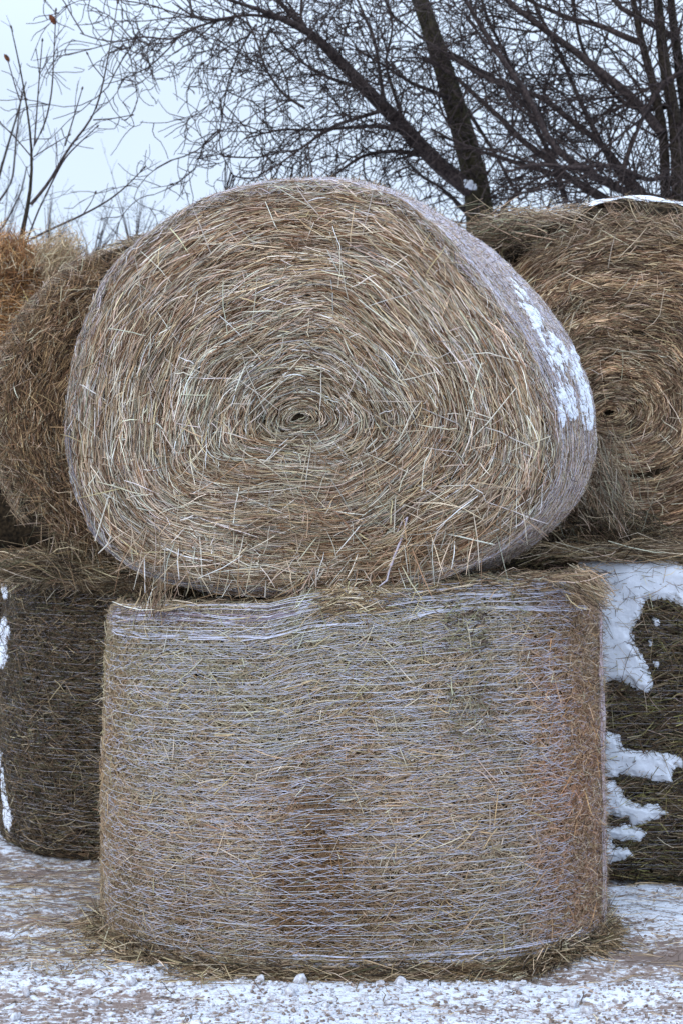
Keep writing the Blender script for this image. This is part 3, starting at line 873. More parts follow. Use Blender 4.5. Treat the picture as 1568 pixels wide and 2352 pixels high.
def frizz(mb, b, n, pal, th_rng, r=(.9, 1.02), L=(.05, .16), out_=(.02, .08), tang=1.0):
    th = rng.uniform(*th_rng, n)
    rr = rng.uniform(*r, n)
    P0 = b.face(th, np.minimum(rr, 1), 0)
    o = b.outw(th)
    tg = np.cross(b.ax, o)
    s = rng.choice([-1, 1], n)[:, None]
    l = rng.uniform(*L, n)[:, None]
    D = nrmz(tg * s * tang + o * rng.normal(.25, .35, (n, 1)) - b.ax * rng.normal(.15, .3, (n, 1)))
    bend = o * rng.normal(0, .25, (n, 1)) * l
    P = np.stack([P0 - D * l * .3, P0 + D * l * .1, P0 + D * l * .4 + bend * .3, P0 + D * l * .7 + bend], 1)
    strands(mb, P, np.broadcast_to(-b.ax, P.shape) + rng.normal(0, .4, (n, 1, 3)), rng.uniform(.0014, .0032, n), pick(pal, n), 0)
frizz(mb, RT, 1800, PAL_BROWN, (.7, 2.2), r=(.9, 1.0), L=(.04, .12))
frizz(mb, RT, 2200, PAL_BROWN, (3.6, 5.3), L=(.06, .2))
mb.obj('coiled_end', [M_HAY], t_rt)
# tousled tuft pushed out of its upper left shoulder and the fluff low on its left
mb = MB()
def tuft(mb, c, n, R_, D0, pal, L=(.08, .22), spread=.5, w_=(.0015, .0034)):
    C = c + rng.normal(0, 1, (n, 3)) * R_
    D = nrmz(np.array(D0) + rng.normal(0, spread, (n, 3)))
    l = rng.uniform(*L, n)[:, None]
    B_ = rng.normal(0, .22, (n, 3)) * l
    P = np.stack([C - D * l * .5, C - D * l * .15 + B_ * .35, C + D * l * .2 + B_ * .4, C + D * l * .5], 1)
    strands(mb, P, rng.normal(0, 1, (n, 1, 3)) + np.array([0, -1, .4]) + 0 * P, rng.uniform(*w_, n), pick(pal, n), 0)
p = PX(1150, 512, 6.45)
tuft(mb, p + np.array([.02, .1, -.01]), 520, np.array([.06, .08, .035]), (-1, -.1, -.12), PAL_BROWN + [(2, (.34, .33, .22))], spread=.35)
tuft(mb, PX(1240, 490, 6.45) + np.array([.0, .1, -.01]), 200, np.array([.07, .1, .015]), (-1, -.1, .1), PAL_BROWN, spread=.3)
tuft(mb, PX(1150, 548, 6.47) + np.array([0, .1, 0]), 400, np.array([.06, .1, .03]), (-.8, -.1, -.4), PAL_SHADE, spread=.5)  # darkened stalks painting the shaded gap under the tuft
tuft(mb, PX(1385, 1130, 6.38), 700, np.array([.06, .05, .10]), (.35, -.3, -.9), PAL_BROWN + [(3, (.26, .235, .17))], spread=.4, L=(.06, .18))
tuft(mb, PX(1400, 1230, 6.42), 700, np.array([.09, .04, .05]), (.9, -.2, -.35), PAL_SHADE, spread=.5)
tuft(mb, PX(1215, 1258, 6.75), 1300, np.array([.10, .12, .035]), (.9, -.1, -.2), PAL_SHADE, spread=.6, L=(.08, .22))
tuft(mb, PX(1470, 1268, 6.34), 800, np.array([.18, .04, .012]), (1, -.1, .02), PAL_LOOSE, spread=.22, L=(.1, .3))
mb.obj('loose_tuft', [M_HAY], t_rt)
# snow cap
def fu(u, v, h):
    return RT.side(.35 + u * 1.75, .03 + v * .95, h)
def hg(P, u, v):
    a = np.minimum((u - .08) * 1.1, (1 - u) * 1.6) + .10 * fbm(P * 7, 33, 3)
    e = np.minimum(v, 1 - v) * 1.2
    s = np.minimum(a * .35, e) - .02 + .02 * fbm(P * 14, 34, 3)
    front = np.clip((PXX(P) - 1338) / 400, -.1, 1)
    return np.minimum(np.minimum(s, front) * .32, .022 + .008 * fbm(P * 5, 35, 2))
def PXX(P):
    return project(P)[..., 0]
snow_sheet('snow_patch', fu, hg, 200, 120, 'smooth cap of white snow lying along the top of the upper right bale', cat='snow patch')

# left
YL = 6.6
c = PX(402, 950, YL); cc = PX(395, 960, YL)
LT = rear_top(c[0], YL, c[2], .75, .735, cc[0], cc[2], R(4), 233, flatb=.84)
t_lt = thing('hay_bale', 'dark brown shaggy hay bale at upper left, half hidden behind the big front bale', 'hay bale', (LT.gA[0], YL + .6, 1.2), 'round hay bales in the stack')
mb = MB()
LT.body(mb, 1)
side_straw(mb, LT, 8000, PAL_BROWN, (.8, math.pi + .6), Lr=(.04, .14), Wr=(.002, .004), hr=(-.01, .012), dev=25, k=4, lift=.012)
mb.obj('hay_side', [M_HAY, M_CORE_D], t_lt)
mb = MB()
PAL_LT = [(2, (.44, .29, .155)), (3, (.27, .165, .085)), (3, (.14, .08, .04)), (.8, (.60, .48, .33)), (2, (.05, .03, .018))]
TR = (1.4, 4.6)
face_straw(mb, LT, 11000, PAL_LT, Lr=(.05, .18), Wr=(.002, .0045), hr=(-.03, -.006), dev=11, th_rng=TR, rmin=.35)
face_straw(mb, LT, 14000, PAL_LT, Lr=(.05, .19), Wr=(.0018, .0042), hr=(-.016, .010), dev=9, th_rng=TR, lift=.022, rmin=.35)
face_stray(mb, LT, 2600, PAL_LT, Lr=(.04, .18), Wr=(.0015, .0032), hr=(.0, .03), tilt=.04, th_rng=TR)
frizz(mb, LT, 3200, PAL_LT + [(1, (.5, .4, .28))], (1.6, 3.6), r=(.92, 1.01), L=(.05, .16))
frizz(mb, LT, 3000, PAL_SHADE + PAL_BROWN, (3.5, 4.7), r=(.6, 1.01), L=(.06, .2), tang=.8)
mb.obj('coiled_end', [M_HAY], t_lt)

# far left orange straw bale behind
YO = 7.9
c = PX(20, 930, YO)
OT = rear_top(c[0], YO, c[2], .78, .765, c[0], c[2], R(0), 257, depth=1.15, flatb=.9, wob=.05)
t_o = thing('straw_bale', 'loose orange straw bale at far left, showing its ragged top behind the shaggy bale', 'straw bale', (OT.gA[0], YO + .6, 1.25))
mb = MB()
OT.body(mb, 1)
side_straw(mb, OT, 7000, PAL_ORANGE, (.3, math.pi), Lr=(.04, .14), Wr=(.0025, .005), hr=(-.01, .02), dev=40, k=4, lift=.02)
mb.obj('straw_side', [M_HAY, M_CORE_D], t_o)
mb = MB()
face_straw(mb, OT, 9000, PAL_ORANGE, Lr=(.04, .14), Wr=(.0025, .0055), hr=(-.02, .012), dev=25, th_rng=(.5, 3.2), rmin=.35, lift=.03)
face_stray(mb, OT, 2600, PAL_ORANGE, Lr=(.04, .16), Wr=(.0025, .005), hr=(.0, .03), tilt=.05, th_rng=(.5, 3.2))
frizz(mb, OT, 2600, PAL_ORANGE + [(2, (.6, .5, .38))], (.6, 2.4), r=(.9, 1.01), L=(.04, .14), tang=.6)
tuft(mb, PX(140, 590, 7.75), 900, np.array([.05, .06, .05]), (.6, -.2, .7), [(2, (.55, .44, .3)), (2, (.4, .28, .16))], spread=.7, L=(.05, .14), w_=(.002, .004))
tuft(mb, PX(20, 580, 7.75), 900, np.array([.07, .06, .05]), (.3, -.2, .7), PAL_ORANGE, spread=.8, L=(.05, .14), w_=(.002, .004))
mb.obj('coiled_end', [M_HAY], t_o)

# ================================================================== REAR LOWER BALES (upright, netted)
def rear_low(cx, cy, rx, ry, H, seed, label, pal, ths, n1, zs=0, straw_top=True, corr=None, name='hay_bale'):
    A = ellipse_ring(cx, cy, 0.0, rx, ry, p=2.15, wob=.03, seed=seed)
    B_ = ellipse_ring(cx, cy, H, rx * .985, ry * .985, p=2.15, wob=.03, seed=seed)
    b = Bale(A, B_, (cx, cy, 0), (cx, cy, H), rr=.07, bulge=.015, lump=.02, seed=seed, dome=0)
    tt = thing(name, label, 'hay bale', (cx, cy, 0), 'round hay bales in the stack')
    mb = MB()
    b.body(mb, 1)
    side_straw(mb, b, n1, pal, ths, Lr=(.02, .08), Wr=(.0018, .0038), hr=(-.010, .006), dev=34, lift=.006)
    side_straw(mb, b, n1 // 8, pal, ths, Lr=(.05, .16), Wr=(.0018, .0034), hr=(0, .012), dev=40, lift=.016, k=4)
    if straw_top: side_straw(mb, b, n1 // 8, PAL_LOOSE, ths, (.94, 1.0), Lr=(.05, .18), Wr=(.0018, .0036), hr=(0, .02), dev=25, lift=.02, k=4)
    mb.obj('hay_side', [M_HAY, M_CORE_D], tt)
    mb = MB()
    face_straw(mb, b, 5000, PAL_SHADE + PAL_LOOSE, end=1, rmin=.4, rmax=1, hr=(-.01, .015), lift=.03)
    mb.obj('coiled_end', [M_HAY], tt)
    mb = MB()
    vs = np.arange(.04, .97, .0205)
    net_threads(mb, b, vs + rng.normal(0, .002, len(vs)), ths, k=160, h=.004, W=.0018, wob=.006, seed=seed + 1, col=(.30, .28, .29), jit=.3, dip=.010)  # threads coloured darker than the front net, as painted shade
    net_cross(mb, b, 1800, ths, (.04, .97), W=.0009, col=(.3, .28, .3))
    mb.obj('net_wrap', [M_HAY], tt)
    return b, tt
b_ll, t_ll = rear_low(-.615, 7.27, .875, .72, 1.20, 301, 'shaded netted hay bale standing on end at lower left behind the front bale', PAL_SHADE, (math.pi - .3, 4.9), 26000)
b_rl, t_rl = rear_low(1.32, 7.02, .88, .74, 1.245, 333, 'dark netted hay bale at lower right with white snow patches stuck to its side', PAL_SHADE + [(1.5, (.30, .26, .10))], (3.5, 5.9), 30000, straw_top=False)
b_fl, t_fl = rear_low(-1.75, 8.75, .80, .75, 1.24, 355, 'rearmost upright hay bale at the far left edge under the orange straw bale', PAL_SHADE, (math.pi, TAU), 5000)

mb = MB()
side_straw(mb, b_rl, 420, PAL_BROWN, (4.05, 5.3), (.62, 1.0), Lr=(.04, .16), Wr=(.0012, .0024), hr=(.012, .024), dev=60, k=4, lift=.01)
side_straw(mb, b_rl, 300, PAL_BROWN, (4.05, 5.0), (.1, .6), Lr=(.03, .12), Wr=(.0012, .0022), hr=(.010, .02), dev=60, k=4, lift=.01)
mb.obj('loose_stalks', [M_HAY], t_rl)
# hay pulled over the top edge of the left lower bale
mb = MB()
for (x, y, n_, d) in [(60, 1300, 900, (1, -.2, .05)), (150, 1295, 900, (1, -.2, -.15)), (225, 1315, 700, (1, -.2, -.3)), (200, 1290, 300, (-.5, -.2, .8)), (290, 1330, 500, (1, 0, -.1))]:
    tuft(mb, PX(x, y, 6.62), n_, np.array([.07, .05, .02]), d, PAL_LOOSE + PAL_SHADE, spread=.35, L=(.08, .26))
tag(mb.obj('loose_hay', [M_HAY]), 'loose hay strewn on top of the shaded lower left bale', 'loose hay', kind='stuff')

# snow stuck to the side of the right lower bale
patches = [
 ([(1330, 1270), (1391, 1262), (1433, 1265), (1498, 1270), (1530, 1280), (1568, 1300), (1620, 1340), (1568, 1400), (1546, 1379), (1523, 1379), (1498, 1374), (1478, 1376), (1472, 1402), (1459, 1434), (1449, 1453), (1456, 1479), (1475, 1505), (1485, 1531), (1495, 1553), (1500, 1575), (1481, 1590), (1449, 1576), (1427, 1566), (1401, 1566), (1375, 1579), (1330, 1560)],
  'largest white snow patch high on the side of the lower right bale'),
 ([(1340, 1670), (1381, 1682), (1417, 1689), (1433, 1718), (1475, 1724), (1530, 1734), (1568, 1744), (1590, 1768), (1553, 1757), (1543, 1799), (1520, 1796), (1459, 1783), (1385, 1783), (1340, 1780)],
  'long snow patch across the middle of the lower right bale, below the largest one'),
 ([(1340, 1790), (1385, 1792), (1412, 1795), (1425, 1818), (1440, 1838), (1470, 1845), (1512, 1850), (1530, 1868), (1505, 1880), (1475, 1895), (1445, 1893), (1435, 1880), (1400, 1872), (1340, 1875)],
  'ragged snow patch on the lower right bale just under the long one'),
 ([(1340, 1892), (1400, 1895), (1462, 1898), (1480, 1915), (1468, 1930), (1425, 1935), (1405, 1925), (1412, 1945), (1440, 1945), (1455, 1965), (1420, 1978), (1380, 1985), (1340, 1975)],
  'small lowest snow patch near the foot of the lower right bale')]
for k_, (poly, lab) in enumerate(patches):
    pa = np.array(poly, float)
    z1 = CAMZ - (pa[:, 1].min() - 20 - 1176) / FPX * 6.4; z0 = CAMZ - (pa[:, 1].max() + 20 - 1176) / FPX * 6.6
    v0_, v1_ = max(.0, z0 / 1.245), min(1.0, z1 / 1.245)
    extra = [[(1500, 1422), (1512, 1425), (1516, 1440), (1506, 1436)], [(1500, 1520), (1510, 1522), (1508, 1534), (1498, 1530)], [(1490, 1470), (1496, 1475), (1492, 1482)]] if k_ == 0 else []
    def fu(u, v, h, v0_=v0_, v1_=v1_):
        return b_rl.side(3.7 + u * 1.75, v0_ + (v1_ - v0_) * v, h + .004)
    def hg(P, u, v, poly=poly, extra=extra, k_=k_):
        q = project(P)
        s = np.max([sdf_poly(q, p) for p in [poly] + extra], 0)
        s = s + 9 * fbm(P * 26, 50 + k_, 3) + 6 * fbm(P * 90, 54, 2)
        return np.clip(s, -8, 16) * .0009 + .008 * np.clip(s / 10, 0, 1) * fbm(P * np.array([9, 9, 14.]), 52, 3)
    snow_sheet('snow_patch', fu, hg, 400, int(320 * (v1_ - v0_) + 60), lab, 'snow patches on the lower right bale', cat='snow patch')
# snow at the left edge of the left lower bale
lp = [[(-10, 1325), (14, 1330), (20, 1350), (16, 1375), (5, 1385), (-10, 1390)], [(-10, 1410), (16, 1415), (24, 1450), (18, 1480), (22, 1510), (5, 1545), (-10, 1570)], [(2, 1700), (8, 1760), (16, 1820), (24, 1850), (30, 1880), (22, 1910), (8, 1905), (4, 1850), (-2, 1760)], [(40, 1895), (50, 1898), (48, 1908), (38, 1905)]]
def fu(u, v, h):
    return b_ll.side(math.pi - .15 + u * .75, .02 + .98 * v, h + .005)
def hg(P, u, v):
    s = np.max([sdf_poly(project(P), p) for p in lp], 0) + 6 * fbm(P * 28, 62, 3) + 5 * fbm(P * 80, 63, 2) - 3
    return np.clip(s, -8, 12) * .0014
snow_sheet('snow_flecks', fu, hg, 130, 360, 'broken snow flecks down the left edge of the shaded lower left bale', cat='snow', kind='stuff')

# ================================================================== LOOSE HAY ON THE GROUND
mb = MB()
def skirt(n, th_rng, o_sc, z_sc, L=(.07, .26), pal=PAL_LOOSE, b=LB, spread=.45, w_=(.0018, .0042)):
    th = rng.uniform(*th_rng, n)
    th = th[fbm(np.stack([th * 6, 0 * th, 0 * th], -1), 88, 2) + rng.normal(0, .25, n) > -.1]; n = len(th)
    o = b.outw(th); tg = np.cross(b.ax, o)
    d = np.abs(rng.normal(0, o_sc, n))
    P0 = b.ring(b.A, th) + o * (d - .01)[:, None]
    z = gz(P0[:, 0], P0[:, 1]) + .004 + np.maximum(0, z_sc * (1 - d / (o_sc * 2.2))) * rng.uniform(0, 1, n)
    a = rng.normal(0, spread, n)
    s = rng.choice([-1, 1], n)
    D = tg * (np.cos(a) * s)[:, None] + o * np.sin(a)[:, None]
    l = rng.uniform(*L, n)[:, None]
    tz = rng.normal(0, .10, n)[:, None] * l * np.array([0, 0, 1])
    P = np.stack([P0 - D * l * .5, P0 - D * l * .17, P0 + D * l * .17, P0 + D * l * .5], 1)
    P[:, 1:3] += rng.normal(0, .006, (n, 2, 3))
    P[:, 0, :] -= tz; P[:, 3, :] += tz
    g = gz(P[..., 0], P[..., 1]) + .003
    P[..., 2] = np.maximum(g, z[:, None] + (P[..., 2] - P0[:, None, 2]))
    strands(mb, P, rng.normal(0, .5, (n, 1, 3)) + np.array([0, -.4, 1]) + 0 * P, rng.uniform(*w_, n), pick(pal, n), 0)
skirt(4200, (math.pi - .1, TAU + .1), .012, .085, L=(.08, .30), pal=PAL_LOOSE + PAL_SHADE)
skirt(1300, (math.pi - .1, TAU + .1), .024, .03, spread=.7)
skirt(500, (math.pi, 4.4), .09, .01, spread=1.2)
skirt(800, (5.6, TAU + .1), .03, .06, spread=.9, L=(.05, .16))
skirt(900, (3.3, 4.1), .035, .05, spread=.8)
tag(mb.obj('loose_hay', [M_HAY]), 'fallen hay stalks heaped round the foot of the front netted bale', 'loose hay', kind='stuff')
mb = MB()
def scatter(n, xr, yr, L=(.03, .14), pal=PAL_LOOSE, zs=.01):
    x = rng.uniform(*xr, n); y = rng.uniform(*yr, n)
    a = rng.normal(0, .8, n); l = rng.uniform(*L, n)
    t = np.linspace(-.5, .5, 4)[None]
    X_ = x[:, None] + np.cos(a)[:, None] * l[:, None] * t; Y_ = y[:, None] + np.sin(a)[:, None] * l[:, None] * t
    X_[:, 1:3] += rng.normal(0, .006, (n, 2)); Y_[:, 1:3] += rng.normal(0, .006, (n, 2))
    P = np.stack([X_, Y_, gz(X_, Y_) + .003 + rng.uniform(0, zs, n)[:, None]], -1)
    strands(mb, P, np.array([0, 0, 1.]) + rng.normal(0, .3, (n, 1, 3)) + 0 * P, rng.uniform(.0014, .0034, n), pick(pal, n), 0)
scatter(1300, (-1.75, -.75), (5.4, 6.7), zs=.02)
scatter(500, (-1.5, -.7), (5.0, 5.5))
scatter(700, (.85, 1.7), (5.0, 6.4))
scatter(260, (-1.1, 1.1), (4.5, 5.1), L=(.02, .09))
tag(mb.obj('scattered_straw', [M_HAY]), 'thin straw bits scattered over the snowy ground beside the stack', 'straw', kind='stuff')

# hay squeezed between the two front bales
mb = MB()
for (x, y, n_, d, R_) in [(760, 1348, 140, (1, -.1, .05), (.07, .02, .004)), (1000, 1346, 160, (1, -.1, .02), (.16, .02, .003)), (1230, 1322, 110, (1, -.1, .1), (.10, .05, .004)), (362, 1380, 50, (.3, -.1, .8), (.02, .03, .010)),
                      (480, 1391, 90, (1, -.1, .0), (.16, .02, .003)), (1350, 1350, 260, (.9, .1, -.6), (.018, .06, .02))]:
    tuft(mb, PX(x, y, 5.12), n_, np.array(R_), d, PAL_LOOSE + PAL_BROWN, spread=.25, L=(.05, .16))
tag(mb.obj('loose_hay', [M_HAY]), 'loose hay caught in the gap between the two front bales', 'loose hay', kind='stuff')

# ================================================================== TREES
def smooth_path(pts, n):
    pts = np.array(pts, float)
    d = np.concatenate([[0], np.cumsum(np.linalg.norm(np.diff(pts, axis=0), axis=1))])
    t = np.linspace(0, d[-1], n)
    o = np.stack([np.interp(t, d, pts[:, k]) for k in range(pts.shape[1])], 1)
    for _ in range(3):
        q = o.copy(); q[1:-1] = (o[:-2] + 2 * o[1:-1] + o[2:]) / 4; o = q
    return o

class Twigs:
    def __init__(s, seed, rmin=.0036):
        s.r = random.Random(seed); s.nr = np.random.default_rng(seed)
        s.paths = {}
        s.rmin = rmin
    def add(s, P, Rr):
        s.paths.setdefault(len(P), []).append((P, Rr))
    def grow(s, p, d, L, r, lvl, curl, up, maxl=3, kids=None):
        k = 9 if lvl < 2 else 6
        P = np.zeros((k, 3)); P[0] = p
        d = d / np.linalg.norm(d)
        w_ = s.nr.normal(0, 1, 3) * curl
        for i in range(1, k):
            d = d + w_ / k + s.nr.normal(0, .11, 3) + np.array([0, 0, up]) / k
            d = d / np.linalg.norm(d)
            P[i] = P[i - 1] + d * L / (k - 1)
            if i == k // 2: w_ = s.nr.normal(0, 1, 3) * curl
        Rr = np.linspace(r, max(s.rmin * .7, r * .35), k)
        s.add(P, Rr)
        if lvl >= maxl: return
        nk = kids[lvl] if kids else 6
        nk = max(1, int(nk * s.r.uniform(.7, 1.3)))
        for j in range(nk):
            f = s.r.uniform(.12, 1.0)
            i = min(k - 2, int(f * (k - 1)))
            q = P[i] + (P[i + 1] - P[i]) * (f * (k - 1) - i)
            T = P[i + 1] - P[i]; T /= np.linalg.norm(T)
            n_ = s.nr.normal(0, 1, 3); n_ -= n_ @ T * T; n_ /= np.linalg.norm(n_)
            a = s.r.uniform(.45, 1.15)
            s.grow(q, T * math.cos(a) + n_ * math.sin(a), L * s.r.uniform(.35, .65), max(s.rmin, r * .5), lvl + 1, curl, up, maxl, kids)
    def along(s, path, rads, n, L, r, curl=.5, up=0.0, kids=(6, 5, 3), maxl=3, lvl=0, side=None, f0=.05, ang=(.5, 1.2), yflat=.8):
        for j in range(n):
            f = s.r.uniform(f0, 1) * (len(path) - 1)
            i = min(len(path) - 2, int(f))
            q = path[i] + (path[i + 1] - path[i]) * (f - i)
            T = path[i + 1] - path[i]; T = T / np.linalg.norm(T)
            n_ = s.nr.normal(0, 1, 3) * np.array([1, yflat, 1])
            if side is not None: n_ += np.array(side)
            n_ -= n_ @ T * T; n_ /= np.linalg.norm(n_)
            a = s.r.uniform(*ang)
            s.grow(q, T * math.cos(a) + n_ * math.sin(a), s.r.uniform(*L), s.r.uniform(.7, 1.1) * r, lvl, curl, up, maxl, kids)
    def build(s, mb, sides=3):
        for k, lst in s.paths.items():
            tubes(mb, np.array([a for a, _ in lst]), np.array([b_ for _, b_ in lst]), sides)

def limb(mb, pts, n=24, sides=8, rough=.0):
    """pts: (px, py, depth, width_px)"""
    P = np.array([list(PX(a, b_, Y)) + [w_ / 2 / FPX * Y] for a, b_, Y, w_ in pts])
    S = smooth_path(P, n)
    if rough:
        S[:, :3] += rough * np.stack([fbm(S[:, :3] * 2 + k * 9, 5, 2) for k in range(3)], 1)
    tubes(mb, S[None, :, :3], S[None, :, 3], sides)
    return S[:, :3], S[:, 3]

# --- big tree in the middle (leaning trunk and long limb reaching left)
YT = 12.0
tree1 = thing('tree', 'bare winter tree with a thick leaning trunk right behind the front bale', 'tree', (PX(1110, 0, YT)[0], YT, 0), 'bare trees behind the bales')
mb = MB()
base = PX(1165, 1176 + CAMZ / YT * FPX, YT)
base[2] = -.05
p1 = PX(1098, 440, YT)
tr = [list(base) + [.19], list((base * .6 + p1 * .4)) + [.16]]
tp = [(1098, 440, YT, 62), (1072, 340, YT, 54), (1046, 250, YT, 50), (1018, 160, YT, 46), (996, 90, YT, 42), (970, 20, YT, 38), (940, -70, YT, 34), (915, -180, YT, 26), (905, -300, YT, 16), (900, -420, YT, 8)]
tr += [list(PX(a, b_, Y)) + [w_ / 2 / FPX * Y] for a, b_, Y, w_ in tp]
S = smooth_path(np.array(tr), 60)
tubes(mb, S[None, :, :3], S[None, :, 3] * (1 + .05 * fbm(S[:, :3] * 6, 3, 2))[None], 12)
mb.obj('trunk', [M_BARKG], tree1)
trunkA, rA = S[:, :3], S[:, 3]
mb = MB(); tw = Twigs(11)
limbs1 = [
 [(1096, 450, YT, 40), (1044, 412, YT - .1, 38), (984, 358, YT - .2, 36), (929, 298, YT - .3, 34), (884, 250, YT - .4, 32), (834, 200, YT - .5, 29), (784, 145, YT - .6, 26), (750, 108, YT - .6, 22), (700, 62, YT - .7, 20), (650, 40, YT - .8, 13), (590, 15, YT - .9, 9), (500, -10, YT - 1, 6)],
 [(700, 62, YT - .7, 13), (668, 30, YT - .7, 12), (640, -5, YT - .7, 10), (600, -60, YT - .7, 7)],
 [(696, 60, YT - .7, 9), (690, 40, YT - .7, 8), (693, -20, YT - .7, 7)],
 [(635, 38, YT - .8, 8), (565, 31, YT - .9, 7), (525, 43, YT - .9, 6), (470, 48, YT - 1, 6), (430, 30, YT - 1, 4), (395, 5, YT - 1, 3)],
 [(525, 43, YT - .9, 6), (450, 60, YT - 1, 5), (400, 95, YT - 1, 4.5), (325, 80, YT - 1, 4), (285, 100, YT - 1, 3.4), (230, 92, YT - 1, 3), (185, 75, YT - 1, 2.5)],
 [(590, 55, YT - .8, 5), (560, 100, YT - .8, 4.5), (530, 170, YT - .8, 4), (510, 260, YT - .8, 3.4), (500, 340, YT - .8, 3), (540, 415, YT - .8, 2.5)],
 [(884, 250, YT - .4, 12), (830, 268, YT - .6, 10), (760, 290, YT - .8, 8), (690, 340, YT - .9, 6), (640, 380, YT - 1, 5), (600, 400, YT - 1, 4)],
 [(929, 298, YT - .3, 14), (850, 290, YT - .5, 9), (740, 300, YT - .7, 7), (640, 300, YT - .9, 5), (560, 320, YT - 1, 4)],
 [(984, 358, YT - .2, 13), (900, 345, YT - .3, 10), (830, 360, YT - .4, 8), (760, 410, YT - .4, 6), (700, 430, YT - .5, 5)],
 [(834, 200, YT - .5, 11), (760, 180, YT - .6, 8), (700, 150, YT - .7, 6), (660, 120, YT - .7, 5), (620, 60, YT - .8, 4)],
 [(700, 250, YT - .9, 7), (650, 220, YT - .9, 7), (610, 160, YT - .9, 6), (590, 90, YT - .9, 5), (560, 20, YT - .9, 4)],
 [(884, 250, YT - .4, 12), (870, 170, YT - .3, 9), (860, 90, YT - .2, 7), (830, 20, YT, 6), (800, -40, YT, 5)],
 [(930, 298, YT - .3, 12), (905, 220, YT - .1, 9), (880, 140, YT, 7), (905, 60, YT, 6), (880, -20, YT, 5)],
 [(1105, 520, YT, 13), (1060, 480, YT + .3, 10), (1010, 430, YT + .4, 8), (960, 400, YT + .4, 6), (920, 350, YT + .4, 4)],
 [(1105, 560, YT, 12), (1050, 530, YT + .4, 9), (1020, 500, YT + .5, 7), (980, 480, YT + .5, 4)],
 [(1120, 560, YT, 12), (1150, 480, YT + .4, 9), (1200, 430, YT + .5, 7), (1260, 400, YT + .5, 4)],
 [(1040, 230, YT, 14), (1000, 215, YT - .3, 10), (940, 190, YT - .5, 8), (880, 150, YT - .7, 6), (830, 120, YT - .8, 5)],
 [(1030, 200, YT, 14), (1070, 250, YT + .2, 10), (1120, 330, YT + .2, 8), (1160, 400, YT + .2, 7), (1190, 460, YT + .2, 5)],
 [(1030, 120, YT, 12), (1100, 160, YT + .2, 9), (1169, 200, YT + .3, 8), (1234, 215, YT + .4, 7), (1300, 270, YT + .4, 5)],
]
for L_ in limbs1:
    P, r_ = limb(mb, L_, 22, 6, .02)
    ln = np.linalg.norm(np.diff(P, axis=0), axis=1).sum()
    tw.along(P, r_, int(4 + ln * 8.5), (.35, 1.0), .0070, curl=1.8, up=-.15, kids=(5, 3, 2), maxl=2, yflat=.9)
tw.along(trunkA[30:], rA, 22, (.6, 1.2), .010, curl=.7, up=.1, kids=(5, 4, 3), maxl=2)
tw.build(mb)
mb.obj('crown', [M_TWIG], tree1)

# --- multi-stemmed tree at the right whose branches rise to the upper left
YC = 11.0
tree2 = thing('tree', 'dark many-stemmed bare tree at the right edge, branches sweeping up to the left', 'tree', (PX(1555, 0, YC)[0], YC, 0), 'bare trees behind the bales')
mb = MB()
stems = [
 [(1590, 1700, YC, 60), (1570, 900, YC, 46), (1562, 470, YC, 36), (1549, 300, YC, 32), (1526, 150, YC, 26), (1509, 0, YC, 22), (1490, -160, YC, 14)],
 [(1575, 1650, YC + .2, 50), (1545, 800, YC + .2, 32), (1526, 390, YC + .1, 24), (1508, 225, YC, 21), (1474, 100, YC, 17), (1449, -10, YC, 13), (1425, -140, YC, 8)],
 [(1620, 1700, YC + .2, 50), (1600, 800, YC + .2, 36), (1575, 250, YC + .2, 26), (1545, 60, YC + .2, 20), (1530, -100, YC + .2, 14)]]
SP = []
for L_ in stems:
    SP.append(limb(mb, L_, 40, 9, .03))
mb.obj('trunk', [M_BARK], tree2)
mb = MB(); tw = Twigs(23)
